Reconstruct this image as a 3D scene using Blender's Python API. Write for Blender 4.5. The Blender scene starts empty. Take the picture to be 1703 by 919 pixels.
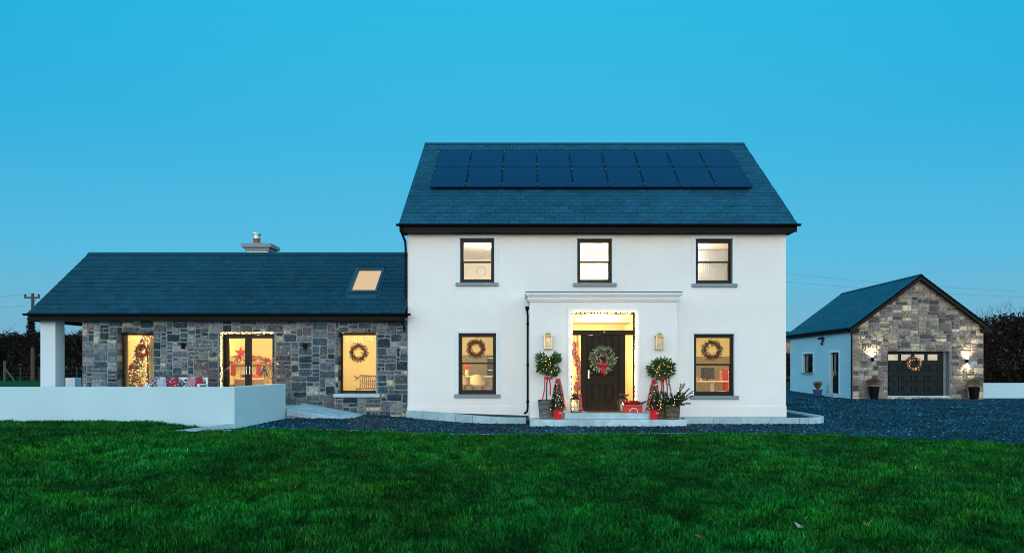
import bpy, math, random
import numpy as np
from mathutils import Vector, Matrix
R = math.radians
random.seed(7)
SC = bpy.context.scene
COL = SC.collection
F = 1703 * 24 / 36.0          # focal length in photo pixels
CAMZ = 1.6

# ------------------------------------------------------------------ camera, sky, sun, exposure
cam = bpy.data.cameras.new('camera')
cam.lens = 24
cam.sensor_width = 36
cam.shift_x = -29.5 / 1703
cam.shift_y = 152.5 / 1703
cam.clip_end = 3000
cam.clip_start = 0.05
camo = bpy.data.objects.new('camera', cam)
camo.location = (0, 0, CAMZ)
camo.rotation_euler = (R(90), 0, 0)
COL.objects.link(camo)
SC.camera = camo

W = bpy.data.worlds.new('World')
SC.world = W
W.use_nodes = True
nt = W.node_tree
nt.nodes.clear()
def N(t, **k):
    n = nt.nodes.new(t)
    for a, b in k.items():
        setattr(n, a, b)
    return n
L = nt.links.new
out = N('ShaderNodeOutputWorld'); bg = N('ShaderNodeBackground')
tc = N('ShaderNodeTexCoord'); sep = N('ShaderNodeSeparateXYZ')
L(tc.outputs['Generated'], sep.inputs[0])
SUN_EL, SUN_AZ = 3.0, 184.0       # afterglow behind the camera
sky = N('ShaderNodeTexSky', sky_type='NISHITA', sun_disc=False, sun_elevation=R(SUN_EL), sun_rotation=R(SUN_AZ),
        air_density=1.0, dust_density=0.6, ozone_density=3.0)
ramp = N('ShaderNodeValToRGB')
els = ramp.color_ramp.elements
stops = [(0.0, (.185, .43, .585)), (.061, (.165, .44, .615)), (.148, (.100, .485, .73)), (.304, (.046, .462, .735)), (.465, (.024, .478, .745)),
         (.6, (.016, .45, .76)), (.8, (.014, .42, .78)), (1.0, (.014, .40, .78))]
els[0].position, els[0].color = stops[0][0], (*stops[0][1], 1)
els[1].position, els[1].color = stops[-1][0], (*stops[-1][1], 1)
for p, c in stops[1:-1]:
    e = els.new(p); e.color = (*c, 1)
L(sep.outputs['Z'], ramp.inputs[0])
# afterglow: towards -Y, low in the sky
my = N('ShaderNodeMath', operation='MULTIPLY_ADD', use_clamp=True); my.inputs[1].default_value = -0.75; my.inputs[2].default_value = 0.12
L(sep.outputs['Y'], my.inputs[0])
zr = N('ShaderNodeMapRange', interpolation_type='SMOOTHSTEP'); zr.inputs[1].default_value = .0; zr.inputs[2].default_value = .6
zr.inputs[3].default_value = 1; zr.inputs[4].default_value = 0
L(sep.outputs['Z'], zr.inputs[0])
gm = N('ShaderNodeMath', operation='MULTIPLY'); L(my.outputs[0], gm.inputs[0]); L(zr.outputs[0], gm.inputs[1])
glow = N('ShaderNodeMix', data_type='RGBA', blend_type='ADD')
glow.inputs[7].default_value = (1.45, .62, .22, 1)
# broad cool twilight to the sides and behind the camera
br = N('ShaderNodeMapRange', interpolation_type='SMOOTHSTEP'); br.inputs[1].default_value = .70; br.inputs[2].default_value = -.25
br.inputs[3].default_value = 0; br.inputs[4].default_value = 1
L(sep.outputs['Y'], br.inputs[0])
cool = N('ShaderNodeMix', data_type='RGBA', blend_type='ADD')
cool.inputs[7].default_value = (.62, .95, 1.0, 1)
cz = N('ShaderNodeMapRange', interpolation_type='SMOOTHSTEP'); cz.inputs[1].default_value = .05; cz.inputs[2].default_value = .85
cz.inputs[3].default_value = 1.15; cz.inputs[4].default_value = .2
L(sep.outputs['Z'], cz.inputs[0])
bz = N('ShaderNodeMath', operation='MULTIPLY'); L(br.outputs[0], bz.inputs[0]); L(cz.outputs[0], bz.inputs[1])
L(bz.outputs[0], cool.inputs[0]); # deeper blue away from the middle of the view, high up
xx_ = N('ShaderNodeMath', operation='MULTIPLY'); L(sep.outputs['X'], xx_.inputs[0]); L(sep.outputs['X'], xx_.inputs[1])
xz_ = N('ShaderNodeMapRange', interpolation_type='SMOOTHSTEP'); xz_.inputs[1].default_value = .02; xz_.inputs[2].default_value = .42; xz_.inputs[4].default_value = 1.5
L(sep.outputs['Z'], xz_.inputs[0])
xm_ = N('ShaderNodeMath', operation='MULTIPLY', use_clamp=True); L(xx_.outputs[0], xm_.inputs[0]); L(xz_.outputs[0], xm_.inputs[1])
deep = N('ShaderNodeMix', data_type='RGBA'); deep.inputs[7].default_value = (.0, .38, .68, 1)
L(xm_.outputs[0], deep.inputs[0]); L(ramp.outputs[0], deep.inputs[6])
L(deep.outputs[2], cool.inputs[6])
L(gm.outputs[0], glow.inputs[0])
sx_ = N('ShaderNodeMapRange', interpolation_type='SMOOTHSTEP'); sx_.inputs[1].default_value = .50; sx_.inputs[2].default_value = .90
L(xx_.outputs[0], sx_.inputs[0])
sz_ = N('ShaderNodeMath', operation='MULTIPLY'); L(sx_.outputs[0], sz_.inputs[0]); L(cz.outputs[0], sz_.inputs[1])
side = N('ShaderNodeMix', data_type='RGBA', blend_type='ADD'); side.inputs[7].default_value = (.30, .62, .75, 1)
L(sz_.outputs[0], side.inputs[0]); L(cool.outputs[2], side.inputs[6])
L(side.outputs[2], glow.inputs[6])
addn = N('ShaderNodeMix', data_type='RGBA', blend_type='ADD')
nsc = N('ShaderNodeVectorMath', operation='SCALE'); nsc.inputs['Scale'].default_value = 0.012
L(sky.outputs[0], nsc.inputs[0])
addn.inputs[0].default_value = 1
L(glow.outputs[2], addn.inputs[6]); L(nsc.outputs[0], addn.inputs[7])
L(addn.outputs[2], bg.inputs[0]); bg.inputs[1].default_value = 1.0
L(bg.outputs[0], out.inputs[0])

sl = bpy.data.lights.new('sun', 'SUN')
sl.energy = 1.05
sl.angle = R(30)
sl.color = (1, .90, .82)
so = bpy.data.objects.new('sun', sl)
so.rotation_euler = (R(90 - 7), 0, R(-4))
COL.objects.link(so)

vs = SC.view_settings
vs.view_transform = 'Standard'
vs.look = 'None'
vs.exposure = 0
vs.gamma = 1
vs.use_curve_mapping = False
SC.render.engine = 'CYCLES'
cy = SC.cycles
cy.use_denoising = True
cy.filter_width = 1.0
cy.max_bounces = 8
cy.diffuse_bounces = 4
cy.transparent_max_bounces = 12
cy.sample_clamp_indirect = 4
cy.caustics_reflective = False
cy.caustics_refractive = False

# ------------------------------------------------------------------ helpers
def P(px, py, D):
    """point of the place seen at photo pixel (px, py) at depth D"""
    return ((px - 881) * D / F, D, CAMZ - (py - 612) * D / F)
def PX(px, D): return (px - 881) * D / F
def PZ(py, D): return CAMZ - (py - 612) * D / F
def sm(t):
    t = np.clip(t, 0, 1)
    return t * t * (3 - 2 * t)
def hgt(x, y):
    x = np.asarray(x, float); y = np.asarray(y, float)
    left = sm((-x - 1.0) / 5.0)
    near = sm((y - 8) / 6.0)
    z = .2 * left * near
    z = z + .15 * sm((-x - 7.0) / 2.0) * near * (1 - sm((y - 16) / 3))
    z = z + .40 * sm((y - 28) / 28.0)
    z = z + .05 * sm((y - 24) / 8.0) * sm((x - 10) / 4)
    return z
def H(x, y): return float(hgt(x, y))

def tag(o, label=None, cat=None, group=None, kind=None):
    if label: o['label'] = label
    if cat: o['category'] = cat
    if group: o['group'] = group
    if kind: o['kind'] = kind
    return o
def empty(name, loc, label=None, cat=None, group=None):
    o = bpy.data.objects.new(name, None)
    o.empty_display_size = .1
    o.location = loc
    COL.objects.link(o)
    return tag(o, label, cat, group)
def wloc(o):
    v = Vector((0, 0, 0))
    while o is not None:
        v += o.location; o = o.parent
    return v
def copy_tree(o, parent=None):
    c = o.copy(); COL.objects.link(c)
    if parent is not None: c.parent = parent
    for ch in o.children:
        copy_tree(ch, c)
    return c

class MB:
    def __init__(s):
        s.v = []; s.f = []; s.mi = []; s.c = []; s.m = 0; s.col = None; s.has = False
    def pts(s, ps):
        i = len(s.v)
        for p in ps:
            s.v.append(tuple(p)); s.c.append(s.col or (1, 1, 1))
        if s.col: s.has = True
        return i
    def face(s, ids):
        s.f.append(tuple(ids)); s.mi.append(s.m)
    def poly(s, ps):
        i = s.pts(ps); s.face(range(i, i + len(ps)))
    def box(s, x0, x1, y0, y1, z0, z1):
        i = s.pts([(x, y, z) for z in (z0, z1) for y in (y0, y1) for x in (x0, x1)])
        for q in ((0, 2, 3, 1), (4, 5, 7, 6), (0, 1, 5, 4), (2, 6, 7, 3), (0, 4, 6, 2), (1, 3, 7, 5)):
            s.face([i + k for k in q])
    def obox(s, o, u, v, n, a, b, t):
        """box spanned by vectors: u*a, v*b, n*t from corner o"""
        o, u, v, n = Vector(o), Vector(u) * a, Vector(v) * b, Vector(n) * t
        i = s.pts([o + u * p + v * q + n * r for r in (0, 1) for q in (0, 1) for p in (0, 1)])
        for q in ((0, 2, 3, 1), (4, 5, 7, 6), (0, 1, 5, 4), (2, 6, 7, 3), (0, 4, 6, 2), (1, 3, 7, 5)):
            s.face([i + k for k in q])
    def ring(s, x0, x1, z0, z1, y0, y1, wl, wr, wt, wb):
        """rectangular frame in the XZ plane, as four bars butted together"""
        s.box(x0, x0 + wl, y0, y1, z0, z1); s.box(x1 - wr, x1, y0, y1, z0, z1)
        if wt: s.box(x0 + wl, x1 - wr, y0, y1, z1 - wt, z1)
        if wb: s.box(x0 + wl, x1 - wr, y0, y1, z0, z0 + wb)
    def tube(s, pts, r, n=8, cap=True):
        pts = [Vector(p) for p in pts]
        if not isinstance(r, (list, tuple)): r = [r] * len(pts)
        rings = []
        for k, p in enumerate(pts):
            d = (pts[min(k + 1, len(pts) - 1)] - pts[max(k - 1, 0)])
            d = d.normalized() if d.length > 1e-9 else Vector((0, 0, 1))
            a = Vector((1, 0, 0)) if abs(d.x) < .8 else Vector((0, 1, 0))
            e1 = d.cross(a).normalized(); e2 = d.cross(e1)
            rings.append(s.pts([p + (e1 * math.cos(2 * math.pi * j / n) + e2 * math.sin(2 * math.pi * j / n)) * r[k] for j in range(n)]))
        for k in range(len(pts) - 1):
            for j in range(n):
                a, b = rings[k], rings[k + 1]
                s.face((a + j, a + (j + 1) % n, b + (j + 1) % n, b + j))
        if cap:
            s.face([rings[0] + j for j in range(n)][::-1]); s.face([rings[-1] + j for j in range(n)])
    def lathe(s, prof, c, n=20, sx=1, sy=1):
        rings = []
        for (r, z) in prof:
            rings.append(s.pts([(c[0] + sx * r * math.cos(2 * math.pi * j / n), c[1] + sy * r * math.sin(2 * math.pi * j / n), c[2] + z) for j in range(n)]))
        for k in range(len(prof) - 1):
            a, b = rings[k], rings[k + 1]
            for j in range(n):
                s.face((a + j, a + (j + 1) % n, b + (j + 1) % n, b + j))
        s.face([rings[0] + j for j in range(n)][::-1]); s.face([rings[-1] + j for j in range(n)])
    def ell(s, c, r, ang=0, n=10, m=6):
        """ellipsoid, turned about Y"""
        ca, sa = math.cos(ang), math.sin(ang)
        rings = []
        for k in range(m + 1):
            th = math.pi * k / m
            ring = []
            for j in range(n):
                ph = 2 * math.pi * j / n
                x, y, z = r[0] * math.sin(th) * math.cos(ph), r[1] * math.sin(th) * math.sin(ph), r[2] * math.cos(th)
                ring.append((c[0] + x * ca + z * sa, c[1] + y, c[2] - x * sa + z * ca))
            rings.append(s.pts(ring))
        for k in range(m):
            a, b = rings[k], rings[k + 1]
            for j in range(n):
                s.face((a + j, b + j, b + (j + 1) % n, a + (j + 1) % n))
    def octa(s, c, r):
        x, y, z = c
        i = s.pts([(x + r, y, z), (x - r, y, z), (x, y + r, z), (x, y - r, z), (x, y, z + r), (x, y, z - r)])
        for q in ((0, 2, 4), (2, 1, 4), (1, 3, 4), (3, 0, 4), (2, 0, 5), (1, 2, 5), (3, 1, 5), (0, 3, 5)):
            s.face([i + k for k in q])
    def leaf(s, c, d, ln, w, up=None):
        c = Vector(c); d = Vector(d).normalized()
        u = Vector(up) if up else Vector((random.uniform(-1, 1), random.uniform(-1, 1), random.uniform(-1, 1)))
        a = d.cross(u)
        if a.length < 1e-6: a = d.cross(Vector((0, 0, 1)) + d * .1 + Vector((.1, 0, 0)))
        a.normalize(); b = a.cross(d)
        i = s.pts([c, c + d * ln * .45 + a * w * .5 + b * w * .12, c + d * ln, c + d * ln * .45 - a * w * .5 + b * w * .12])
        s.face((i, i + 1, i + 2)); s.face((i, i + 2, i + 3))
    def build(s, name, mats, parent=None, bevel=0, smooth=False, seg=2):
        me = bpy.data.meshes.new(name)
        o0 = wloc(parent)
        me.from_pydata([(a - o0.x, b - o0.y, c - o0.z) for a, b, c in s.v], [], s.f)
        if not isinstance(mats, (list, tuple)): mats = [mats]
        for m in mats: me.materials.append(m)
        if len(mats) > 1: me.polygons.foreach_set('material_index', s.mi)
        if s.has:
            at = me.attributes.new('tint', 'FLOAT_COLOR', 'POINT')
            arr = np.ones((len(s.v), 4), np.float32); arr[:, :3] = np.array(s.c, np.float32)
            at.data.foreach_set('color', arr.ravel())
        if smooth: me.polygons.foreach_set('use_smooth', [True] * len(me.polygons))
        me.update()
        o = bpy.data.objects.new(name, me)
        COL.objects.link(o)
        if parent is not None: o.parent = parent
        if bevel:
            b = o.modifiers.new('bevel', 'BEVEL'); b.width = bevel; b.segments = seg; b.limit_method = 'ANGLE'; b.angle_limit = R(40)
        return o

# ------------------------------------------------------------------ materials
def mat(name, col, rough=.7, metal=0, spec=.5, var=.15, vscale=6, bump=0, bscale=60, tint=False, coat=0, var2=0, v2scale=.7, dist=.01):
    m = bpy.data.materials.new(name); m.use_nodes = True
    t = m.node_tree; b = t.nodes['Principled BSDF']
    b.inputs['Roughness'].default_value = rough
    b.inputs['Metallic'].default_value = metal
    b.inputs['Specular IOR Level'].default_value = spec
    if coat: b.inputs['Coat Weight'].default_value = coat
    co = t.nodes.new('ShaderNodeTexCoord')
    no = t.nodes.new('ShaderNodeTexNoise'); no.inputs['Scale'].default_value = vscale; no.inputs['Detail'].default_value = 6
    no.inputs['Roughness'].default_value = .6
    t.links.new(co.outputs['Object'], no.inputs['Vector'])
    mr = t.nodes.new('ShaderNodeMapRange'); mr.inputs[1].default_value = .25; mr.inputs[2].default_value = .75
    mr.inputs[3].default_value = 1 - var; mr.inputs[4].default_value = 1 + var
    t.links.new(no.outputs[0], mr.inputs[0])
    vm = t.nodes.new('ShaderNodeVectorMath'); vm.operation = 'SCALE'
    vm.inputs[0].default_value = col
    t.links.new(mr.outputs[0], vm.inputs['Scale'])
    last = vm.outputs[0]
    if var2:
        n2 = t.nodes.new('ShaderNodeTexNoise'); n2.inputs['Scale'].default_value = v2scale; n2.inputs['Detail'].default_value = 4
        t.links.new(co.outputs['Object'], n2.inputs['Vector'])
        m2 = t.nodes.new('ShaderNodeMapRange'); m2.inputs[1].default_value = .3; m2.inputs[2].default_value = .7
        m2.inputs[3].default_value = 1 - var2; m2.inputs[4].default_value = 1 + var2
        t.links.new(n2.outputs[0], m2.inputs[0])
        v2 = t.nodes.new('ShaderNodeVectorMath'); v2.operation = 'SCALE'
        t.links.new(last, v2.inputs[0]); t.links.new(m2.outputs[0], v2.inputs['Scale']); last = v2.outputs[0]
    if tint:
        at = t.nodes.new('ShaderNodeAttribute'); at.attribute_name = 'tint'
        v3 = t.nodes.new('ShaderNodeVectorMath'); v3.operation = 'MULTIPLY'
        t.links.new(last, v3.inputs[0]); t.links.new(at.outputs['Color'], v3.inputs[1]); last = v3.outputs[0]
    t.links.new(last, b.inputs['Base Color'])
    if bump:
        nb = t.nodes.new('ShaderNodeTexNoise'); nb.inputs['Scale'].default_value = bscale; nb.inputs['Detail'].default_value = 5
        t.links.new(co.outputs['Object'], nb.inputs['Vector'])
        bn = t.nodes.new('ShaderNodeBump'); bn.inputs['Strength'].default_value = bump; bn.inputs['Distance'].default_value = dist
        t.links.new(nb.outputs[0], bn.inputs['Height']); t.links.new(bn.outputs[0], b.inputs['Normal'])
    return m
def emis(name, col, st):
    m = bpy.data.materials.new(name); m.use_nodes = True
    t = m.node_tree; t.nodes.clear()
    e = t.nodes.new('ShaderNodeEmission'); e.inputs[0].default_value = (*col, 1); e.inputs[1].default_value = st
    o = t.nodes.new('ShaderNodeOutputMaterial'); t.links.new(e.outputs[0], o.inputs[0])
    return m
def glass(name, ior=.05, tint=(.97, .97, .95)):
    m = bpy.data.materials.new(name); m.use_nodes = True
    t = m.node_tree; t.nodes.clear()
    tr = t.nodes.new('ShaderNodeBsdfTransparent'); tr.inputs[0].default_value = (*tint, 1)
    gl = t.nodes.new('ShaderNodeBsdfGlossy'); gl.inputs['Roughness'].default_value = .3
    lw_ = t.nodes.new('ShaderNodeLayerWeight'); lw_.inputs['Blend'].default_value = .5
    pw_ = t.nodes.new('ShaderNodeMath'); pw_.operation = 'POWER'; pw_.inputs[1].default_value = 5
    t.links.new(lw_.outputs['Facing'], pw_.inputs[0])
    fr = t.nodes.new('ShaderNodeMapRange'); fr.inputs[3].default_value = ior; fr.inputs[4].default_value = 1
    t.links.new(pw_.outputs[0], fr.inputs[0])
    mx = t.nodes.new('ShaderNodeMixShader')
    t.links.new(fr.outputs[0], mx.inputs[0]); t.links.new(tr.outputs[0], mx.inputs[1]); t.links.new(gl.outputs[0], mx.inputs[2])
    o = t.nodes.new('ShaderNodeOutputMaterial'); t.links.new(mx.outputs[0], o.inputs[0])
    return m
def basket_mat(name, col):
    m = mat(name, col, .8, var=.35, vscale=25)
    t = m.node_tree; b = t.nodes['Principled BSDF']
    co = t.nodes.new('ShaderNodeTexCoord')
    w1 = t.nodes.new('ShaderNodeTexWave'); w1.bands_direction = 'Z'; w1.inputs['Scale'].default_value = 11; w1.inputs['Distortion'].default_value = 1.2
    w1.inputs['Detail Scale'].default_value = 6
    t.links.new(co.outputs['Object'], w1.inputs['Vector'])
    ck = t.nodes.new('ShaderNodeTexBrick'); ck.inputs['Scale'].default_value = 1; ck.inputs['Brick Width'].default_value = .06; ck.inputs['Row Height'].default_value = .035
    ck.inputs['Mortar Size'].default_value = .006; ck.inputs['Color1'].default_value = (*[c * 1.25 for c in col], 1); ck.inputs['Color2'].default_value = (*[c * .75 for c in col], 1); ck.inputs['Mortar'].default_value = (*[c * .18 for c in col], 1)
    cx_ = t.nodes.new('ShaderNodeSeparateXYZ'); cc_ = t.nodes.new('ShaderNodeCombineXYZ'); t.links.new(co.outputs['Object'], cx_.inputs[0])
    ad_ = t.nodes.new('ShaderNodeMath'); t.links.new(cx_.outputs['X'], ad_.inputs[0]); t.links.new(cx_.outputs['Y'], ad_.inputs[1])
    t.links.new(ad_.outputs[0], cc_.inputs[0]); t.links.new(cx_.outputs['Z'], cc_.inputs[1]); t.links.new(cc_.outputs[0], ck.inputs['Vector'])
    t.links.new(ck.outputs['Color'], b.inputs['Base Color'])
    bn = t.nodes.new('ShaderNodeBump'); bn.inputs['Strength'].default_value = 1; bn.inputs['Distance'].default_value = .02
    t.links.new(w1.outputs['Fac'], bn.inputs['Height']); t.links.new(bn.outputs[0], b.inputs['Normal'])
    return m

M = {}
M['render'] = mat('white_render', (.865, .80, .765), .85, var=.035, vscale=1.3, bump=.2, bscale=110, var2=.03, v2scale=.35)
M['render_b'] = mat('garden_wall_render', (.47, .635, .69), .85, var=.035, vscale=1.2, bump=.2, bscale=120, var2=.04, v2scale=.5)  # white render with the bluer ambient light painted into its colour
M['render_c'] = mat('column_render', (.60, .63, .65), .85, var=.03, vscale=1.2, bump=.15, bscale=140)  # same white render, the cooler light on the column put into its colour
M['trim'] = mat('white_trim', (.78, .78, .79), .7, var=.03)
M['sill'] = mat('sill_stone', (.22, .27, .30), .75, var=.2, vscale=20, bump=.2)
M['concrete'] = mat('pale_concrete', (.42, .53, .57), .85, var=.22, vscale=5, bump=.3, bscale=70, var2=.2, v2scale=1.5)
M['kerb'] = mat('kerb_concrete', (.46, .53, .56), .85, var=.2, vscale=7, bump=.3, bscale=70)
M['slate'] = mat('roof_slate', (.011, .066, .106), .52, spec=.22, var=.18, vscale=3, bump=.25, bscale=40, tint=True, var2=.15, v2scale=.4)
M['slate_base'] = mat('roof_felt', (.002, .004, .006), 1, spec=0)
M['ridge'] = mat('ridge_tile', (.008, .055, .085), .6, spec=.2)
M['panel'] = mat('solar_glass', (.002, .008, .048), .2, spec=.26, var=.2, vscale=1.0)
M['panelframe'] = mat('solar_frame', (.002, .006, .022), .4, spec=.25)
M['alu'] = mat('aluminium', (.6, .62, .64), .35, metal=.9)
M['black'] = mat('black_upvc', (.004, .004, .004), .5, spec=.1)
M['brown'] = mat('brown_frame', (.014, .009, .006), .45, spec=.22, var=.1)
M['soffit'] = mat('brown_soffit', (.012, .007, .005), .5, spec=.15)
M['stone'] = mat('stone', (1, 1, 1), .85, var=.65, vscale=13, bump=1, bscale=26, tint=True, dist=.035, var2=.4, v2scale=48, spec=.2)
t_ = M['stone'].node_tree; b_ = t_.nodes['Principled BSDF']; src = b_.inputs['Base Color'].links[0].from_socket
nl = t_.nodes.new('ShaderNodeTexNoise'); nl.inputs['Scale'].default_value = 7; nl.inputs['Detail'].default_value = 9; nl.inputs['Roughness'].default_value = .72
cl_ = t_.nodes.new('ShaderNodeTexCoord'); t_.links.new(cl_.outputs['Object'], nl.inputs['Vector'])
ml = t_.nodes.new('ShaderNodeMapRange'); ml.inputs[1].default_value = .56; ml.inputs[2].default_value = .68; ml.inputs[4].default_value = .42; t_.links.new(nl.outputs[0], ml.inputs[0])
mxl = t_.nodes.new('ShaderNodeMix'); mxl.data_type = 'RGBA'; mxl.inputs[7].default_value = (.34, .35, .36, 1)      # pale lichen and lime stains
t_.links.new(ml.outputs[0], mxl.inputs[0]); t_.links.new(src, mxl.inputs[6]); t_.links.new(mxl.outputs[2], b_.inputs['Base Color'])
M['mortar'] = mat('mortar', (.25, .26, .26), .95, var=.45, vscale=11, bump=.6, var2=.3, v2scale=40)
M['glass'] = glass('window_glass', .022)
M['darkglass'] = mat('mirror_glass', (.34, .31, .25), .06, metal=1, var=.25, vscale=2.2)
M['cream'] = mat('cream_wall', (.82, .75, .57), .85, var=.02, vscale=2)
M['offwhite'] = mat('offwhite_wall', (.80, .77, .68), .85, var=.02, vscale=2)
M['ceiling'] = mat('white_ceiling', (.78, .75, .68), .9, var=.01)
M['taupe'] = mat('taupe_panelling', (.27, .24, .19), .7, var=.05)
M['woodfloor'] = mat('wood_floor', (.28, .17, .09), .4, var=.2)
M['door'] = mat('dark_door', (.024, .014, .008), .45, spec=.10, var=.2)
M['brass'] = mat('brass', (.50, .36, .16), .35, metal=.85)
M['steel'] = mat('steel', (.65, .6, .5), .25, metal=1)
M['lampglass'] = glass('lantern_glass', .03)
M['leaf'] = mat('bay_leaf', (.045, .100, .024), .5, var=.35, vscale=9, tint=True, spec=.3)
M['fir'] = mat('fir_needle', (.018, .050, .020), .6, var=.35, vscale=9, tint=True, spec=.2)
M['pale'] = mat('pale_leaf', (.48, .50, .36), .6, var=.3, vscale=12)
M['red'] = mat('red_berry', (.70, .022, .03), .4, var=.2)
M['redcloth'] = mat('red_ribbon', (.62, .012, .022), .55, var=.15, vscale=15)
M['redpaint'] = mat('red_paint', (.70, .012, .016), .35, var=.06)
M['white'] = mat('white_paint', (.8, .8, .78), .6, var=.03)
M['bark'] = mat('bark', (.07, .05, .035), .9, var=.3, bump=.4, bscale=40)
M['wicker_g'] = basket_mat('grey_wicker', (.30, .275, .25))
M['wicker_b'] = basket_mat('brown_wicker', (.33, .23, .15))
M['soil'] = mat('soil', (.02, .014, .010), .95)
M['led'] = emis('warm_bulb', (1, .64, .25), 34)
M['ledsoft'] = emis('soft_bulb', (1, .60, .22), 12)
M['candle'] = mat('candle_wax', (.8, .72, .55), .6, var=.03)
M['flame'] = emis('flame', (1, .55, .16), 30)
M['globe'] = emis('lamp_globe', (1, .86, .60), 6)
M['spot'] = emis('lamp_lens', (1, .84, .55), 40)
M['twig'] = mat('twig', (.24, .11, .095), .8)
M['marble'] = mat('marble', (.32, .26, .18), .35, var=.5, vscale=7)
M['creamcloth'] = mat('cream_cloth', (.72, .62, .46), .8, var=.05)
M['wood'] = mat('warm_wood', (.33, .17, .07), .55, var=.25, vscale=8)
M['curtain'] = mat('ochre_curtain', (.62, .40, .16), .85, var=.15)
M['peach'] = mat('peach_cloth', (.62, .40, .26), .85, var=.06)
M['darkwood'] = mat('dark_cabinet', (.03, .022, .018), .5)
M['pink'] = mat('red_white_cloth', (.30, .015, .045), .85, var=.5, vscale=22)
M['greycloth'] = mat('grey_cloth', (.32, .35, .42), .85, var=.35, vscale=25)
M['navy'] = mat('blue_glazed_pot', (.05, .07, .16), .35)
M['drygrass'] = mat('dry_plant', (.16, .085, .035), .8, var=.3, tint=True)
M['shrub'] = mat('golden_shrub', (.12, .12, .02), .7, var=.35, tint=True)
M['hedge'] = mat('hedge_twigs', (.016, .013, .011), .9, var=.5, vscale=2, tint=True, spec=.1)
M['polewood'] = mat('pole_wood', (.075, .05, .032), .9, var=.25)
M['post'] = mat('grey_post', (.055, .065, .065), .9)
M['garagedoor'] = mat('garage_door_green', (.003, .010, .012), .42, spec=.2, var=.15)
M['frame_g'] = mat('garage_frame', (.20, .20, .21), .6)
M['terracotta'] = mat('terracotta', (.30, .09, .045), .8)
M['wleaf'] = mat('wreath_leaf', (.075, .13, .045), .55, var=.35, vscale=9, tint=True, spec=.3)
M['mat'] = mat('coir', (.26, .15, .07), .95, var=.3, bump=.5)
M['screen'] = mat('black_screen', (.006, .006, .008), .2)

def light(name, loc, power, col=(1, .70, .36), rad=.12, parent=None, typ='POINT', rot=None, spot=None, blend=.6):
    l = bpy.data.lights.new(name, typ); l.energy = power; l.color = col; l.shadow_soft_size = rad
    if spot: l.spot_size = R(spot); l.spot_blend = blend
    o = bpy.data.objects.new(name, l); COL.objects.link(o)
    w = wloc(parent)
    o.location = Vector(loc) - w
    if rot: o.rotation_euler = rot
    if parent is not None: o.parent = parent
    return o

# ------------------------------------------------------------------ ground
BX = [-30, -7.7, -5, -3, 0, 5, 7, 8.4, 9.4, 10.3, 12, 16, 22, 40]
BY = [14.75, 14.8, 15.55, 16.0, 16.35, 16.5, 16.0, 15.35, 14.75, 14.0, 12.5, 10, 7, 2]
def bnd(x): return np.interp(x, BX, BY)
def sheet(name, xs, ys_of, m, dz, kind='structure'):
    xs = np.asarray(xs)
    rows = []
    for x in xs:
        ys = ys_of(x)
        rows.append([(x, y, H(x, y) + dz) for y in ys])
    mb = MB()
    n = len(rows[0])
    for r in rows: mb.pts(r)
    for i in range(len(xs) - 1):
        for j in range(n - 1):
            a = i * n + j
            mb.face((a, a + n, a + n + 1, a + 1))
    o = mb.build(name, m, smooth=True)
    return tag(o, kind=kind)
GX = np.unique(np.concatenate([np.linspace(-900, -60, 8), np.linspace(-60, 60, 121), np.linspace(60, 900, 8)]))
GY = np.unique(np.concatenate([np.linspace(-900, -20, 8), np.linspace(-20, 70, 136), np.linspace(70, 2200, 12)]))
M['field'] = mat('field_grass', (.004, .070, .012), .95, var=.45, vscale=3.0, bump=.6, bscale=25, var2=.3, v2scale=.4, dist=.05, spec=.1)
tag(sheet('ground', GX, lambda x: GY, M['field'], 0), 'dark green grass field around the house', 'ground')
# gravel drive
M['gravel'] = mat('slate_gravel', (.006, .044, .068), .65, var=.85, vscale=17, bump=1.0, bscale=30, var2=.5, v2scale=.4, dist=.05, spec=.08)
gxs = np.concatenate([np.linspace(-7.6, 14, 90), np.linspace(14.5, 45, 40)])
sheet('gravel_drive', gxs, lambda x: np.linspace(float(bnd(x)), 16.2 if x < -6.95 else 46, 44), M['gravel'], .006)
def fast_mesh(name, V, Fc, m, tint=None):
    me = bpy.data.meshes.new(name)
    nv, nf, k = len(V), len(Fc), Fc.shape[1]
    me.vertices.add(nv); me.vertices.foreach_set('co', V.astype(np.float32).ravel())
    me.loops.add(nf * k); me.loops.foreach_set('vertex_index', Fc.astype(np.int32).ravel())
    me.polygons.add(nf); me.polygons.foreach_set('loop_start', np.arange(0, nf * k, k, dtype=np.int32))
    me.update(calc_edges=True)
    if tint is not None:
        at = me.attributes.new('tint', 'FLOAT_COLOR', 'POINT')
        arr = np.ones((nv, 4), np.float32); arr[:, :3] = tint
        at.data.foreach_set('color', arr.ravel())
    me.materials.append(m)
    o = bpy.data.objects.new(name, me); COL.objects.link(o)
    return o
rng = np.random.default_rng(5)
def vnoise(x, y, sc, seed):
    g = np.random.default_rng(seed).random((256, 256))
    u, v = x / sc + 1000, y / sc + 1000
    i, j = np.floor(u).astype(int), np.floor(v).astype(int)
    fu, fv = sm(u - i), sm(v - j)
    i, j, i1, j1 = i % 256, j % 256, (i + 1) % 256, (j + 1) % 256
    return (g[i, j] * (1 - fu) + g[i1, j] * fu) * (1 - fv) + (g[i, j1] * (1 - fu) + g[i1, j1] * fu) * fv
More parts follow.
